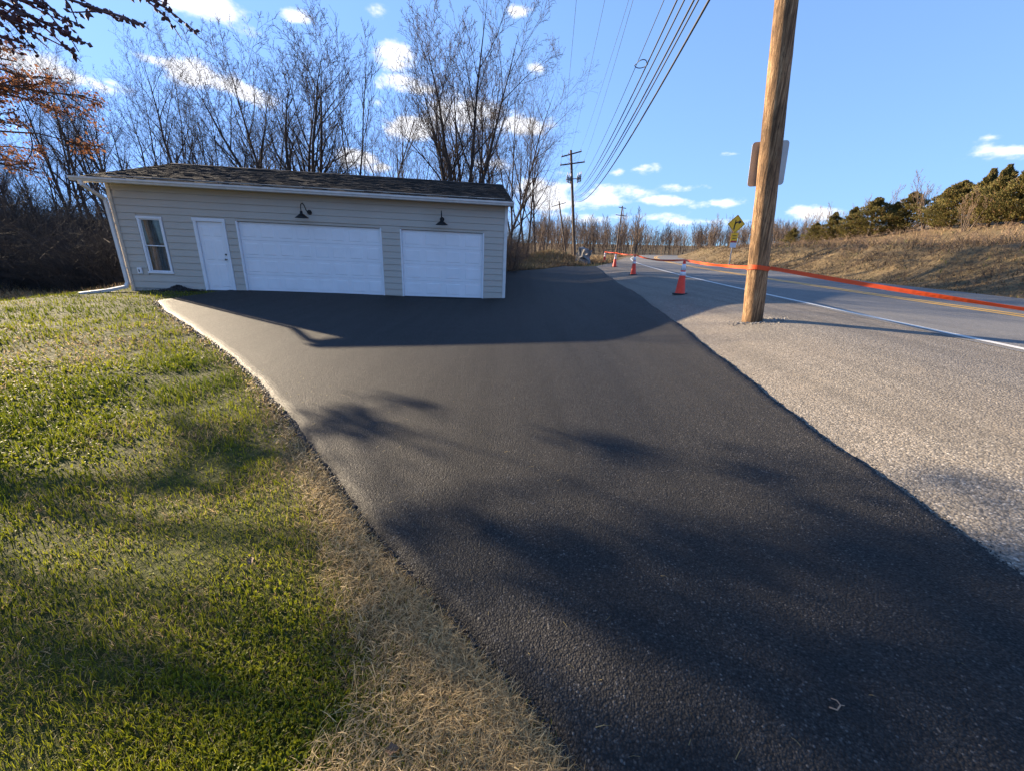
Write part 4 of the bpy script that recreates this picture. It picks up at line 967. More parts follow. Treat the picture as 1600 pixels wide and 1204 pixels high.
cedars = [(1265, 56, 350, 1.0, 2, 'low round cedar nearest the wooden pole on the hillside'), (1232, 62, 358, 1, 2, 'smallest dark cedar at the left foot of the hill'), (1290, 54, 334, 1, 0, 'dark cedar second from the left on the hill'), (1318, 50, 326, 1, 0, 'olive cedar left of the broad hill cedar'), (1348, 48, 312, 1.1, 2, 'broad olive cedar halfway along the hill'), (1378, 47, 318, 1, 0, 'rounded cedar right of the broad hill cedar'), (1400, 46, 303, 1, 2, 'pale olive bushy cedar left of the windswept bare tree'),
          (1448, 42, 296, 1, 0, 'small dark cedar under the windswept bare tree'), (1468, 40, 286, 1.1, 2, 'dark spreading cedar right of the windswept bare tree'), (1503, 38, 268, 1, 1, 'pointed cedar on the left of the tall group'), (1525, 36, 262, 1.0, 1, 'tall leaning cedar in the middle of the tall group'), (1560, 34, 254, 1.1, 1, 'tallest cedar on the hill near the right edge'), (1588, 33, 285, 1.0, 0, 'brownish cedar at the right edge of the hill'), (1625, 32, 275, 1.0, 2, 'cedar cut by the right edge of the picture')]
for i, (u, Yd, vt, wsc, k, lab) in enumerate(cedars):
    x, y, z = at_u(u, Yd); h = height_at(u, vt, Yd)/5*1.04
    o = empty('cedar', (x, y, z), i*1.9); o.scale = (h*wsc*1.15, h*wsc*1.15, h); tag(o, lab, 'tree', 'cedars on the hillside'); obj('trunk', ced[k][0], None, o); obj('crown', ced[k][1], None, o)

# ------------------------------------------------------------------ leafy brown oak at the left and the spurred branch overhead
def leafy(meshes_tree, nleaf, size, seed, cols):
    r = np.random.default_rng(seed); tips = meshes_tree.leaf
    P0 = np.array([p for p, _ in tips]); D0 = np.array([d for _, d in tips]); k = r.integers(0, len(tips), nleaf)
    P = P0[k]-D0[k]*r.uniform(0, .35, (nleaf, 1))+r.normal(0, .05, (nleaf, 3)); D = D0[k]*.5+r.normal(0, .6, (nleaf, 3)); D[:, 2] -= .5; D /= np.linalg.norm(D, axis=1)[:, None]
    Sd = np.cross(D, r.normal(size=(nleaf, 3))); Sd /= np.linalg.norm(Sd, axis=1)[:, None]; s = r.uniform(.6, 1.2, nleaf)[:, None]*size; U = np.cross(D, Sd)
    V = np.stack([P, P+D*s*.5+Sd*s*.3+U*s*.12, P+D*s, P+D*s*.5-Sd*s*.3+U*s*.12], 1).reshape(-1, 3); b = np.arange(nleaf)[:, None]*4
    me = mesh_np('leaves', V, tris=np.concatenate([b+np.array([[0, 1, 2]]), b+np.array([[0, 2, 3]])])); set_tint(me, np.repeat(lerp(cols[0], cols[1], r.random(nleaf)), 4, 0)); me.materials.append(M['leaf']); return me
class Grown: pass
def oak_tree():
    r = random.Random(33); bx_, by_ = -13.6, 8.1; base = np.array([bx_, by_, float(G(bx_, by_))-.05])
    o = empty('oak_tree', base); tag(o, 'tree with brown dead leaves reaching in from the left edge', 'tree')
    T = np.array([(0, 0, -.2), (.05, .02, 1.2), (.0, .1, 2.6), (.1, .05, 4.2), (.2, -.1, 5.6), (.05, .1, 7.0)]); TR = [.21, .17, .15, .12, .08, .02]
    lim, br, tw, tips = [], [], [], []
    def side(P, n, L, lev):
        N = len(P)
        for k in range(n):
            f = r.uniform(.3, 1)**.8; x = f*(N-1); i = min(int(x), N-2); q = x-i; b = P[i]*(1-q)+P[i+1]*q
            d = P[min(i+1, N-1)]-P[i]; d = d/np.linalg.norm(d)*.9+np.array([r.gauss(0, .55), r.gauss(0, .55), r.gauss(.02, .22)]); d /= np.linalg.norm(d); l = L*r.uniform(.5, 1.1)*(1.15-.6*f)
            Q = [b]
            for j in range(4): d = d+np.array([r.gauss(0, .2), r.gauss(0, .2), r.gauss(.0, .12)]); d /= np.linalg.norm(d); Q.append(Q[-1]+d*l/4)
            Q = np.array(Q)
            if lev == 0: br.append((Q, np.linspace(.014, .006, 5))); side(Q, 5, l*.55, 1)
            else:
                tw.append((Q, np.linspace(.006, .003, 5)))
                for j in range(5): tips.append((Q[j], d))
    def limb(z0, tip, r0, n):
        p = np.array([np.interp(z0, T[:, 2], T[:, k]) for k in range(3)]); tip = np.array(tip, float); N = 10; P = []
        for i in range(N):
            t = i/(N-1); P.append(p*(1-t)+tip*t+np.array([r.gauss(0, .07), r.gauss(0, .07), .25*math.sin(math.pi*t)+r.gauss(0, .06)])*(1 if 0 < i else 0))
        P = np.array(P); lim.append((P, np.linspace(r0, .01, N))); side(P, n, np.linalg.norm(tip-p)*.26, 0)
    for (z0, u, v, Yd, n) in [(3.6, 122, 150, 9.4, 15), (3.2, 118, 212, 9.2, 9), (4.2, 70, 122, 9.0, 15), (2.9, 52, 262, 8.8, 6), (3.9, 95, 172, 10.4, 12), (4.6, 25, 95, 8.8, 12), (3.4, 20, 200, 8.6, 11), (4.4, 40, 140, 10.2, 13), (3.1, 60, 235, 10.4, 7)]:
        limb(z0, aty(u, v, Yd)-base, .045, n)
    for k in range(8):
        a = 1.9+k*2.4; z = 4.3+k*.35
        if math.cos(a) > .3: a += math.pi
        limb(z, (math.cos(a)*(3.2-.2*k), math.sin(a)*(3.2-.2*k), z+1.1), .045, 6)
    obj('trunk', tubes_mesh('trunk', [([(T, np.array(TR))], 10), (lim, 6)]), MM, o); obj('crown', tubes_mesh('crown', [(br, 4), (tw, 3)]), M['twig'], o)
    g = Grown(); g.leaf = tips
    obj('leaves', leafy(g, 7800, 0.075, 4, ((0.12, 0.05, 0.025), (0.32, 0.15, 0.07))), None, o)
oak_tree()
# overhanging branch: the tree stands out of the picture on the left
def spur_tree():
    r = random.Random(15); base = np.array([-10.4, 4.2, float(G(-10.4, 4.2))-.05]); o = empty('larch_tree', base)
    tag(o, 'tree with dark knobbly spurred branches hanging into the top left corner', 'tree')
    mb = MB(); T = [(0, 0, -.2), (0.05, 0, 1.5), (0, .05, 3.5), (.1, 0, 6), (.1, .1, 9)]; mb.tube(T, [.2, .17, .14, .1, .03], 10)
    br, tw, spurs = [], [], []
    def limb(p, tip, r0, n):
        p, tip = np.array(p, float), np.array(tip, float); N = 9; P = []
        for i in range(N):
            t = i/(N-1); P.append(p*(1-t)+tip*t+np.array([r.gauss(0, .05), r.gauss(0, .05), .35*math.sin(math.pi*t)+r.gauss(0, .04)]))
        P = np.array(P); br.append((P, np.linspace(r0*1.2, .011, N))); L = np.linalg.norm(tip-p)
        for k in range(n):
            f = r.uniform(.25, 1); x = f*(N-1); i = min(int(x), N-2); q = x-i; b = P[i]*(1-q)+P[i+1]*q; d = (tip-p)/L*.8+np.array([r.gauss(0, .5), r.gauss(0, .5), -.35+r.gauss(0, .25)]); d /= np.linalg.norm(d); l = r.uniform(.15, .55)
            Q = [b]
            for j in range(4): d = d+np.array([r.gauss(0, .15), r.gauss(0, .15), r.gauss(-.05, .1)]); d /= np.linalg.norm(d); Q.append(Q[-1]+d*l/4)
            Q = np.array(Q); tw.append((Q, np.linspace(.011, .005, 5)))
            for j in range(int(l/.04)):
                f2 = r.random()*4; i2 = min(int(f2), 3); s = Q[i2]*(1-(f2-i2))+Q[i2+1]*(f2-i2); e = np.array([r.gauss(0, 1) for _ in range(3)]); e /= np.linalg.norm(e); q_ = r.uniform(.7, 2.1); spurs.append((np.array([s, s+e*.016*q_, s+e*.034*q_]), np.array([.005, .012*q_, .003])))
        for j in range(int(L/.07)):
            x = r.uniform(.2, 1)*(N-1); i = min(int(x), N-2); s = P[i]*(1-(x-i))+P[i+1]*(x-i); e = np.array([r.gauss(0, 1) for _ in range(3)]); e /= np.linalg.norm(e); q_ = r.uniform(.7, 2.1); spurs.append((np.array([s, s+e*.016*q_, s+e*.034*q_]), np.array([.005, .012*q_, .003])))
    def tgt(u, v, Y): return aty(u, v, Y)-base
    for (z0, u, v, Yd, n) in [(3.6, 258, 4, 5.4, 34), (3.3, 205, 36, 5.2, 40), (3.1, 140, 52, 5.0, 40), (3.2, 95, 28, 5.1, 36), (3.4, 60, 48, 5.0, 36), (2.9, 35, 72, 5.3, 22), (4.2, 180, -30, 5.6, 26), (4.4, 90, -40, 5.2, 24), (3.8, 20, 10, 4.8, 30)]:
        limb((0.05, 0.02, z0+0.9), tgt(u, v, Yd), .035, n)
    for k in range(14):
        a = k*2.4; z = 3.5+k*.35; limb((0.05, .02, z), (math.cos(a)*(3-.15*k), math.sin(a)*(3-.15*k), z+.1), .035, 8)
    trunk = mb.build('trunk', MM, o, smooth=True)
    obj('crown', tubes_mesh('crown', [(br, 5), (tw, 3), (spurs, 4)]), M['spur'], o)
M['spur'] = plain('dark_purplish_twigs', (0.11, 0.06, 0.058), 0.85, var=0.4, sc=4, spec=0.2)
spur_tree()

# ------------------------------------------------------------------ utility poles and wires
def pole_mesh(h, r0, r1, top, k=18, n=26, seed=1, knot=0.0):
    r = np.random.default_rng(seed); zz = np.linspace(-0.5, h, n); V = []
    for z in zz:
        t = (z+.5)/(h+.5); c = np.array(top)*max(z, 0)/h
        for j in range(k):
            a = 2*math.pi*j/k; rr = (r0*(1-t)+r1*t)*(1+r.normal(0, .012)+knot*math.sin(a*3+z*1.3)); V.append((c[0]+rr*math.cos(a), c[1]+rr*math.sin(a), z))
    i = np.arange(n-1)[:, None]*k; j = np.arange(k)[None]; j2 = (j+1) % k
    q = np.stack([i+j, i+j2, i+k+j2, i+k+j], -1).reshape(-1, 4); V.append((top[0], top[1], h+.005)); m = len(V)-1
    return mesh_np('shaft', V, q, [((n-1)*k+jj, (n-1)*k+(jj+1) % k, m) for jj in range(k)], smooth=True)
pb = hit(1176, 499); zt = float(G(pb[0], pb[1]))
NPH = 11.6
ptop = aty(1229.5, 0, pb[1]); frac = (ptop[2]-zt); lean_x = (ptop[0]-pb[0])/frac
NPT = np.array([lean_x*NPH, 0.0])
near = empty('utility_pole', (pb[0], pb[1], zt-0.03)); tag(near, 'thick brown wooden utility pole on the grey shoulder with orange tape around it', 'utility pole', 'wooden utility poles')
PR = 0.5*34/FPX*pb[1]*0.84
obj('shaft', pole_mesh(NPH, PR, PR*.78, NPT, 24, 60, 3, .012), M['pole'], near)
def near_pt(z): return np.array([pb[0]+NPT[0]*z/NPH, pb[1], zt+z])
MB().box((NPT[0]-1.25, -.06-PR*.8, NPH-.45), (NPT[0]+1.25, .06-PR*.8, NPH-.32)).build('crossarm', M['pole_far'], near)
MB().box((NPT[0]*.92-1.35, -.06-PR*.8, NPH-1.45), (NPT[0]*.92+1.35, .06-PR*.8, NPH-1.32)).build('crossarm', M['pole_far'], near)
# chips of soil round the foot
r = np.random.default_rng(3); n = 260; a = r.uniform(0, 6.28, n); d = PR+r.exponential(.06, n); xx = pb[0]+np.cos(a)*d*1.5+.1; yy = pb[1]+np.sin(a)*d*.8-.05
tag(stones('pole_foot_gravel', xx, yy, G(xx, yy)-.026, r.uniform(.006, .02, n), M['rock'], 2), 'small gravel and crumbs around the foot of the wooden pole', 'gravel', kind='stuff')
def insulator(x, y, z): return MB().lathe([(.001, 0), (.03, 0), (.03, .05), (.055, .07), (.03, .09), (.05, .12), (.03, .16), (.001, .17)], 8, (x, y, z))
FY = 50.0; fb = at_u(899, FY); ftop = aty(892, 235, FY); FH = ftop[2]-fb[2]
fpole = empty('utility_pole', fb); tag(fpole, 'tall utility pole with two crossarms beyond the driveway end', 'utility pole', 'wooden utility poles')
flx = (ftop[0]-fb[0])
obj('shaft', pole_mesh(FH, .19, .13, (flx, 0), 10, 14, 5), M['pole_far'], fpole)
def f_loc(u, v): return aty(u, v, FY)-np.array(fb)
for (ua, va, ub, vb) in ((877, 246, 908, 237.5), (875, 259, 913, 254)):
    a, b = f_loc(ua, va), f_loc(ub, vb); a[1] -= .2; b[1] -= .2
    arm = squaretube(MB(), [a, b], .14, .12).build('crossarm', M['pole_far'], fpole)
    for t in (.03, .35, .97): q = a*(1-t)+b*t; insulator(q[0], q[1], q[2]+.06).build('insulator', M['trafo'], arm)
    m = (a+b)/2
    for s in (-1, 1): squaretube(MB(), [m+np.array([s*.75, .0, -.05]), m+np.array([0, .05, -.75])], .04, .02).build('brace', M['galv'], fpole)
for (u, v) in ((886, 279), (888.5, 280), (891, 281), (902, 280), (904.5, 279), (907, 278)):
    c = f_loc(u, v); MB().lathe([(.001, -.42), (.07, -.42), (.085, -.36), (.05, -.2), (.1, -.15), (.06, 0), (.1, .05), (.05, .25), (.08, .3), (.001, .34)], 8, tuple(c+np.array([0, -.1, 0]))).build('fuse_cutout', M['trafo'], fpole, smooth=True)
    MB().tube([c+np.array([.05, -.1, .3]), c+np.array([.05, -.1, .6])], .04, 6).build('bushing', M['trafo'], fpole)
squaretube(MB(), [f_loc(884, 281), f_loc(906, 279)], .1, .1).build('cutout_bracket', M['galv'], fpole)
def far_pole(u0, v0, u1, v1, Yd, label, arms):
    b = np.array(at_u(u0, Yd)); t = aty(u1, v1, Yd); o = empty('utility_pole', b); tag(o, label, 'utility pole', 'wooden utility poles')
    obj('shaft', pole_mesh(t[2]-b[2], .2, .13, (t[0]-b[0], 0), 8, 10, 9), M['pole_far'], o)
    for (ua, va, ub, vb) in arms: squaretube(MB(), [aty(ua, va, Yd-.2)-b, aty(ub, vb, Yd-.2)-b], .16, .14).build('crossarm', M['pole_far'], o)
    return o, t
lp, lpt = far_pole(885, 395, 873.5, 315, 88, 'leaning grey utility pole left of the tall two-armed pole', [(863, 323, 884, 317)])
rp, rpt = far_pole(963, 393, 972.5, 322, 92, 'thin utility pole leaning right beside the far end of the road', [(967, 324, 978, 326), (962, 336, 979, 338)])
def catenary(A_, B_, sag, n=40): t = np.linspace(0, 1, n)[:, None]; return A_*(1-t)+B_*t-np.array([[0, 0, 1]])*sag*4*t*(1-t)
def wire_through(F, u0, zN, sag):
    yN = pb[1]; best = None
    for xN in np.linspace(pb[0]-7, pb[0]+4, 221):
        N_ = np.array([xN, yN, zN]); P = catenary(F, N_, sag, 120); pv = [proj(p) for p in P if p[1]*math.cos(PITCH)-(p[2]-HC)*math.sin(PITCH) > .5]
        for (ua, va), (ub, vb) in zip(pv[:-1], pv[1:]):
            if va >= 0 > vb:
                uu = ua+(ub-ua)*va/(va-vb)
                if best is None or abs(uu-u0) < best[0]: best = (abs(uu-u0), N_)
                break
    return best[1]
wires = [((878, 243), 901, 11.3, .5, .008, 'thinnest power line farthest left from the upper crossarm'), ((893, 233), 945, 11.5, .5, .008, 'thin power line second from the left from the pole top'), ((907, 235), 983, 11.3, .5, .008, 'thin power line third from the left from the upper crossarm end'), ((912.5, 252), 989, 10.3, .6, .008, 'thin power line fourth from the left from the lower crossarm end'),
         ((898, 295), 1037, 8.6, 1.0, .011, 'black cable fifth from the left, thinner than the bundle beside it'), ((899, 300), 1057, 7.8, 1.1, .02, 'black telephone cable carrying the slack loop'), ((899, 303), 1069, 7.5, 1.1, .018, 'black cable just right of the slack loop'), ((900, 308), 1086, 7.2, 1.2, .022, 'left cable of the tight pair in the overhead bundle'), ((900.5, 310), 1091, 7.0, 1.2, .018, 'right cable of the tight pair in the overhead bundle'), ((901, 315), 1110, 6.7, 1.3, .026, 'thickest lowest black cable of the overhead bundle')]
wire_pts = []
for (uv, u0, zN, sag, rr, lab) in wires:
    F = aty(uv[0], uv[1], FY-.2); N_ = wire_through(F, u0, zN, sag); P = catenary(F, N_, sag, 48); wire_pts.append(P)
    o = MB().tube(P, rr, 6).build('overhead_cable', M['cable'] if rr > .01 else M['wire'], None, smooth=True); tag(o, lab, 'cable', 'overhead cables to the tall pole')
    # bracket arm on the near pole that carries this cable
    c = near_pt(N_[2]-zt); br_ = MB(); br_.tube([N_-np.array([pb[0], pb[1], zt-.03]), c-np.array([pb[0], pb[1], zt-.03])], .025, 6); br_.build('cable_bracket', M['galv'], near)
for k, (va, vb) in enumerate([((878, 244), (863, 321)), ((907, 237), (884, 315)), ((899, 300), (883, 348)), ((900, 305), (884, 352)), ((900.5, 311), (885, 357))]):
    P = catenary(aty(va[0], va[1], FY+.2), aty(vb[0], vb[1], 87.8), .5, 24)
    o = MB().tube(P, .02 if k > 1 else .012, 5).build('overhead_cable', M['cable'], None, smooth=True)
    tag(o, ['power line from the tall pole to the left end of the leaning pole', 'power line from the tall pole to the right end of the leaning pole', 'upper dark cable between the tall pole and the leaning pole', 'middle dark cable between the tall pole and the leaning pole', 'lowest dark cable between the tall pole and the leaning pole'][k], 'cable', 'cables beyond the tall pole')
# slack loop of cable near (1013,97)
P = wire_pts[5]; k = min(range(len(P)), key=lambda i: abs(proj(P[i])[1]-97)); c = P[k]; tdir = P[k+1]-P[k-1]; tdir /= np.linalg.norm(tdir)
lp_pts = []; sd = np.cross(tdir, (0, 0, 1.0)); sd /= np.linalg.norm(sd)
for i in range(29):
    a = 2*math.pi*i/28; w = .2*(1 if math.sin(a) > 0 else .75); lp_pts.append(c+sd*(.17+w*math.cos(a))+np.array([0, 0, .02])+tdir*.26*math.sin(a)*-1)
o = MB().tube(lp_pts, .013, 6).build('cable_slack_loop', M['cable'], None, smooth=True); tag(o, 'small pear-shaped loop of slack cable hanging on the overhead line', 'cable loop')

# ------------------------------------------------------------------ road signs
pl = near_pt(0); zs0, zs1 = aty(1180, 287, pb[1])[2]-zt, aty(1180, 216, pb[1])[2]-zt
def plate(w, h, t, rr, seg=5):
    pr = []
    for cx, cz, a0 in ((w/2-rr, h/2-rr, 0), (-w/2+rr, h/2-rr, 90), (-w/2+rr, -h/2+rr, 180), (w/2-rr, -h/2+rr, 270)):
        for k in range(seg+1): a = rad(a0+90*k/seg); pr.append((cx+rr*math.cos(a), cz+rr*math.sin(a)))
    k = len(pr); V = [(x, -t/2, z) for x, z in pr]+[(x, t/2, z) for x, z in pr]
    me = bpy.data.meshes.new('plate'); me.from_pydata(V, [], [tuple(range(k)), tuple(range(2*k-1, k-1, -1))]+[(i, i+k, (i+1) % k+k, (i+1) % k) for i in range(k)]); me.update(); return me
zm = (zs0+zs1)/2; cpt = near_pt(zm); yb = pb[1]+PR*.95+.03
lft = aty(1173.5, 252, yb)[0]; rgt = aty(1229, 250, yb)[0]
sg = empty('road_sign', ((lft+rgt)/2, yb, zt+zm)); sg.rotation_euler = (0, math.atan(-lean_x)*-0.6, rad(-3)); tag(sg, 'grey metal road sign seen from behind, fixed to the near wooden pole', 'road sign')
obj('sign_plate', plate(rgt-lft, (zs1-zs0)*1.02, .004, .05), M['alu'], sg)
obj('sign_face', plate((rgt-lft)*.97, (zs1-zs0)*.99, .001, .05), M['sign_white'], sg).location = (0, .0035, 0)
for dz in (-.2, .2): MB().tube([(0, -.05, dz), (0, .006, dz)], .012, 8).build('bolt', M['galv'], sg)
SY = 27.5; sb = np.array([aty(1141.5, 404, SY)[0], SY, 0]); sb[2] = float(G(sb[0], sb[1]))-.05
ws = empty('curve_warning_sign', sb); tag(ws, 'yellow diamond warning sign with black curve arrow on a roadside post', 'road sign')
def sl_(u, v, dy=0.0): return aty(u, v, SY)-sb+np.array([0, dy, 0])
dc = sl_(1150.5, 350.5); topz = dc[2]+.5; px = dc[0]/dc[2]
squaretube(MB(), [(0, .03, -.3), (px*topz, .03, topz)], .06, .04).build('post', M['galv'], ws)
S_ = .85*abs(sl_(1162.7, 350)[0]-sl_(1138, 350)[0])/1.075
dm = obj('diamond_plate', plate(S_, S_, .005, .04), M['sign_yellow'], ws); dm.location = dc; dm.rotation_euler = (0, rad(45), 0)
bd = MB(); h2 = S_/2-.03
for a in range(4):
    th = rad(90*a); c_, s_ = math.cos(th), math.sin(th)
    V = [(-h2, h2-.022), (h2, h2-.022), (h2, h2), (-h2, h2)]; bd.add([(x*c_-z*s_, -.0035, x*s_+z*c_) for x, z in V], [(0, 1, 2, 3)])
bo = bd.build('sign_border', M['sign_black'], dm)
ar = MB()
def ribbon(pts, w):
    P = np.array(pts, float); T = np.gradient(P, axis=0); T /= np.linalg.norm(T, axis=1)[:, None]; Nn = np.stack([-T[:, 1], T[:, 0]], -1)*w/2
    V = [(p[0], 0, p[1]) for p in P-Nn]+[(p[0], 0, p[1]) for p in P+Nn]; n = len(P); ar.add(V, [(i, i+1, n+i+1, n+i) for i in range(n-1)])
sc = S_
ribbon([(-.1*sc, -.42*sc), (-.1*sc, -.1*sc), (-.08*sc, .03*sc), (0, .13*sc), (.13*sc, .16*sc), (.2*sc, .17*sc)], .10*sc); ribbon([(-.1*sc, -.1*sc), (-.1*sc, .3*sc)], .075*sc)
ar.add([(.18*sc, 0, .34*sc), (.42*sc, 0, .17*sc), (.18*sc, 0, .0)], None, [(0, 2, 1)])
arr = ar.build('arrow', M['sign_black'], ws); arr.location = dc+np.array([0, -.006, 0]); arr.rotation_euler = (0, rad(4), 0)
pc = sl_(1146.5, 376); pw = abs(sl_(1152, 376)[0]-sl_(1141.5, 376)[0]); ph = abs(sl_(1146, 364.5)[2]-sl_(1146, 388)[2])
pp = obj('lower_plate', plate(pw, ph*.98, .005, .02), M['sign_yellow'], ws); pp.location = pc; pp.rotation_euler = (0, math.atan(px), 0)
MB().box((-pw*.47, -.008, -.14*ph), (pw*.47, -.004, -.02*ph)).build('red_band', M['sign_red'], pp); MB().box((-pw*.48, -.008, -.48*ph), (pw*.48, -.004, -.15*ph)).build('white_panel', M['sign_white'], pp)
MB().box((-pw*.3, -.010, .12*ph), (pw*.3, -.006, .17*ph)).box((-pw*.3, -.010, .28*ph), (pw*.3, -.006, .33*ph)).build('print_line', M['sign_black'], pp)

# ------------------------------------------------------------------ traffic cones
def cone_thing(loc, rz, label):
    o = empty('traffic_cone', loc, rz); tag(o, label, 'traffic cone', 'orange traffic cones along the shoulder')
    b = MB(); s = .165; b.add([(x*s, y*s, 0) for x, y in ((-1, -.75), (-.75, -1), (.75, -1), (1, -.75), (1, .75), (.75, 1), (-.75, 1), (-1, .75))]+[(x*s*.96, y*s*.96, .035) for x, y in ((-1, -.75), (-.75, -1), (.75, -1), (1, -.75), (1, .75), (.75, 1), (-.75, 1), (-1, .75))], [(i, (i+1) % 8, (i+1) % 8+8, i+8) for i in range(8)], [(8, 8+i, 9+i) for i in range(1, 7)])
    b.build('base', M['rubber'], o)
    R0 = lambda z: .13-(.13-.03)*(z-.035)/.865
    MB().lathe([(R0(.035)+.012, .036), (R0(.06), .06), (R0(.88), .88), (R0(.9), .9), (R0(.9)-.012, .9), (R0(.88)-.02, .86)], 28).build('cone_body', M['cone'], o, smooth=True)
    for z0, z1 in ((.50, .60), (.635, .80)): MB().lathe([(R0(z0)+.0005, z0), (R0(z0)+.003, z0+.001), (R0(z1)+.003, z1-.001), (R0(z1)+.0005, z1)], 28).build('reflective_collar', M['cone_white'], o, smooth=True)
    return o
cones = []
for (u, v, Yd, lab) in ((1062, 460, 10.65, 'nearest orange traffic cone, left of the wooden pole'), (989, 429.5, 17.5, 'second nearest orange traffic cone on the grey shoulder'), (960, 417.5, 25, 'third orange traffic cone, with tape tied to its top'), (944, 411, 29, 'farthest orange traffic cone at the end of the row')):
    P = hit(u, v, -.03); x, y = P[0], P[1]
    o = cone_thing((x, y, float(G(x, y))-.03), rw.uniform(0, 1), lab); cones.append(o)
offc = (8.3, 3.25); cones.append(cone_thing((offc[0], offc[1], float(G(*offc))-.02), .4, 'orange traffic cone past the right edge holding the tape end'))

# orange tape strung from cone to cone and round the pole
def tape(label, pts, w, sag, tw, seed):
    r = random.Random(seed); P = []
    for (a, b, s) in zip(pts[:-1], pts[1:], sag): P += list(catenary(np.array(a, float), np.array(b, float), s, 40)[:-1])
    P.append(np.array(pts[-1], float)); P = np.array(P); T = np.gradient(P, axis=0); T /= np.linalg.norm(T, axis=1)[:, None]+1e-9
    up = np.array([[0, 0, 1.0]]); S2 = np.cross(T, up); S2 /= np.linalg.norm(S2, axis=1)[:, None]+1e-9; U2 = np.cross(S2, T)
    n = len(P); a = np.array([tw*math.sin(i*.13+seed)+.25*math.sin(i*.41) for i in range(n)]); Wd = (np.cos(a)[:, None]*U2+np.sin(a)[:, None]*S2)*w/2; Tn = np.cross(T, Wd); Tn /= np.linalg.norm(Tn, axis=1)[:, None]+1e-9; Tn *= .0012
    V = np.concatenate([P+Wd+Tn, P-Wd+Tn, P-Wd-Tn, P+Wd-Tn]); i = np.arange(n-1)
    q = np.concatenate([np.stack([k*n+i, k*n+i+1, ((k+1) % 4)*n+i+1, ((k+1) % 4)*n+i], -1) for k in range(4)])
    return tag(obj('caution_tape', mesh_np('caution_tape', V, q, smooth=False), M['tape']), label, 'tape', 'orange caution tape')
ct = [np.array(o.location)+np.array([0, 0, .9]) for o in cones]
zt_tape = aty(1180, 419, pb[1]-PR)[2]
wrapc = near_pt(zt_tape-zt)
tape('orange tape running from the wooden pole back along the row of cones', [ct[3], ct[2], ct[1], ct[0], wrapc+np.array([-PR*1.0-.004, -.02, .0])], .055, (.03, .05, .10, .03), .5, 2)
ring = [wrapc+np.array([(PR+.006)*math.cos(a), (PR+.006)*math.sin(a), .012*math.sin(a*2)]) for a in np.linspace(0, 2*math.pi, 41)]
wr = MB(); n = len(ring); V = [p+np.array([0, 0, s]) for s in (-.035, .035) for p in ring]+[p+(p-wrapc)*.012+np.array([0, 0, s]) for s in (.035, -.035) for p in ring]
wr.add(V, [(k*n+i, k*n+i+1, ((k+1) % 4)*n+i+1, ((k+1) % 4)*n+i) for k in range(4) for i in range(n-1)]); tag(wr.build('caution_tape', M['tape']), 'band of orange tape wrapped around the near wooden pole', 'tape', 'orange caution tape')
tape('orange tape stretched from the wooden pole to the right edge', [wrapc+np.array([PR*.9+.02, -.06, 0]), ct[4]+np.array([-.11, .06, -.68])], .06, (.05,), .6, 5)

# ------------------------------------------------------------------ broken concrete blocks by the far pole
def block(loc, size, seed, rz, tilt, label):
    bm = bmesh.new(); bmesh.ops.create_cube(bm, size=1.0); bmesh.ops.subdivide_edges(bm, edges=bm.edges[:], cuts=3, use_grid_fill=True)
    r = random.Random(seed)
    for v in bm.verts: v.co = Vector((v.co.x*size[0], v.co.y*size[1], (v.co.z+.5)*size[2]))+Vector((r.gauss(0, .05), r.gauss(0, .05), r.gauss(0, .05)))
    me = bpy.data.meshes.new('concrete_block'); bm.to_mesh(me); bm.free(); o = obj('concrete_block', me, M['rock']); o.location = loc; o.rotation_euler = (tilt, tilt*.6, rz); return tag(o, label, 'concrete block', 'broken concrete blocks at the driveway end')
for (u, Yd, sz, sd_, rz, tl, lab) in ((909, 34.5, (.7, 1.0, 1.25), 1, .4, .22, 'tallest grey concrete block beside the dry grass mound'), (917, 33.5, (.5, .7, .8), 2, .9, -.25, 'tilted grey concrete block leaning right toward the road'), (913, 36.5, (.8, .8, 1.0), 3, 1.3, .1, 'grey concrete block at the back of the small heap')):
    x, y, z = at_u(u, Yd); block((x, y, z-.1), sz, sd_, rz, tl, lab)

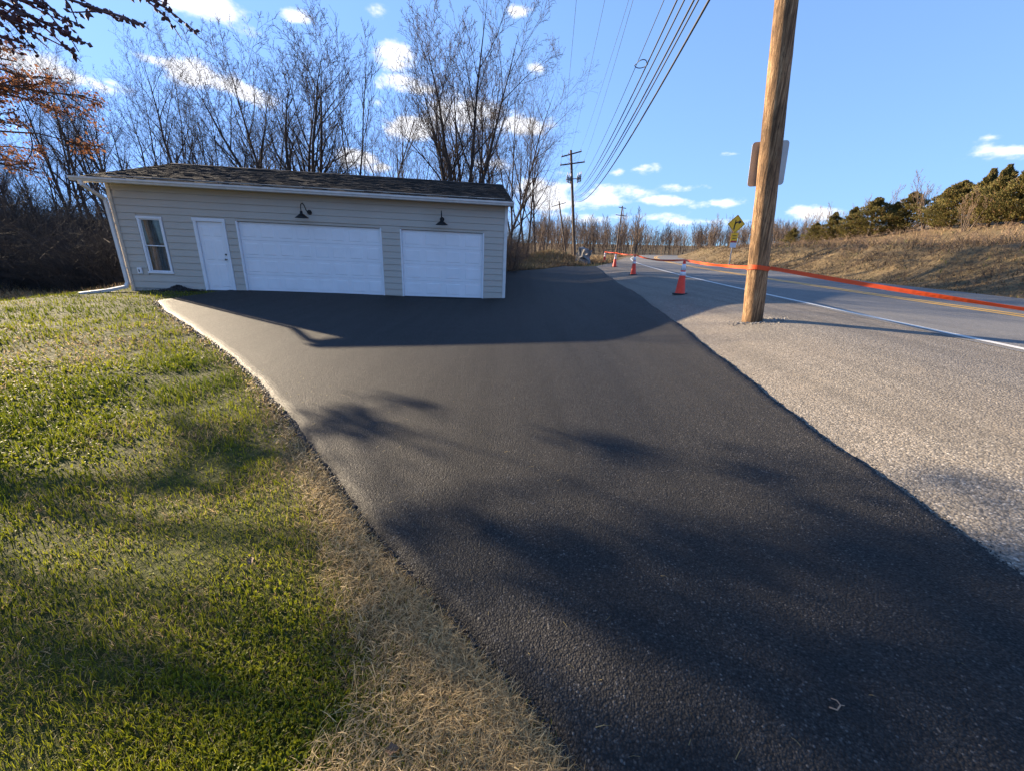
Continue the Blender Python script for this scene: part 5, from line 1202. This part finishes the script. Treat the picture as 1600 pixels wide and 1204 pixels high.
# ------------------------------------------------------------------ small litter
def litter():
    P = hit(1303, 1102); o = empty('fallen_twig', (P[0], P[1], P[2]+.001), 0.3); o.scale = (.7, .7, .7); tag(o, 'pale bent twig lying on the black asphalt near the bottom right', 'twig')
    MB().tube([(-.035, .0, .004), (-.01, -.022, .006), (.025, -.012, .012), (.034, .012, .008), (.018, .03, .005)], [.0035, .004, .0035, .003, .002], 6).build('stem', M['twig_pale'], o, smooth=True)
    MB().tube([(.025, -.012, .012), (.04, -.022, .016)], [.0025, .0015], 5).build('side_shoot', M['twig_pale'], o, smooth=True)
    r = random.Random(8)
    spots = [(612, 1165), (392, 872)]
    for k, (u, v) in enumerate(spots):
        P = hit(u, v); onl = P[0] < float(xl(P[1])); z = float(ground_z(P[0], P[1]))+.03 if onl else P[2]+.004
        L = .05*r.uniform(.8, 1.3); V = []
        for i in range(7):
            t = i/6; w = L*.32*math.sin(math.pi*min(1, t*1.05+.02))**.8*(1+.25*math.sin(t*16)); c = .012*math.sin(t*3.1)
            V += [(-w, L*(t-.5), c+.008*r.random()), (0, L*(t-.5), c*.3), (w, L*(t-.5), c+.008*r.random())]
        q = [(3*i+j, 3*i+j+1, 3*i+j+4, 3*i+j+3) for i in range(6) for j in (0, 1)]
        me = mesh_np('dead_leaf', V, q, smooth=True); o = obj('dead_leaf', me, M['dead_leaf']); o.location = (P[0], P[1], z); o.rotation_euler = (r.uniform(-.3, .3), r.uniform(-.3, .3), r.uniform(0, 6.28))
        tag(o, ('curled brown dead leaf lying on the straw near the bottom edge', 'curled brown dead leaf lying on the green lawn')[k], 'leaf', 'stray dead leaves on the lawn')
M['twig_pale'] = plain('pale_twig', (0.36, 0.23, 0.15), 0.8, var=0.2, sc=40); M['dead_leaf'] = plain('dead_leaf', (0.15, 0.085, 0.05), 0.8, var=0.3, sc=30)
litter()

P = aty(283, 452, 12.95); n = 700; r = np.random.default_rng(77); a = r.normal(0, .26, n); b_ = r.normal(0, .1, n)
hx_ = P[0]+a*gdir[0]+b_*gnrm[0]; hy_ = P[1]-.1+a*gdir[1]+b_*gnrm[1]; hz_ = G(hx_, hy_)-.02+.16*np.exp(-(a/.28)**2-(b_/.12)**2)*r.random(n)**.5
tag(stones('loose_asphalt_heap', hx_, hy_, hz_, r.uniform(.012, .03, n), M['crumb'], 12), 'small heap of loose black asphalt against the garage wall left of the entry door', 'gravel', kind='stuff')
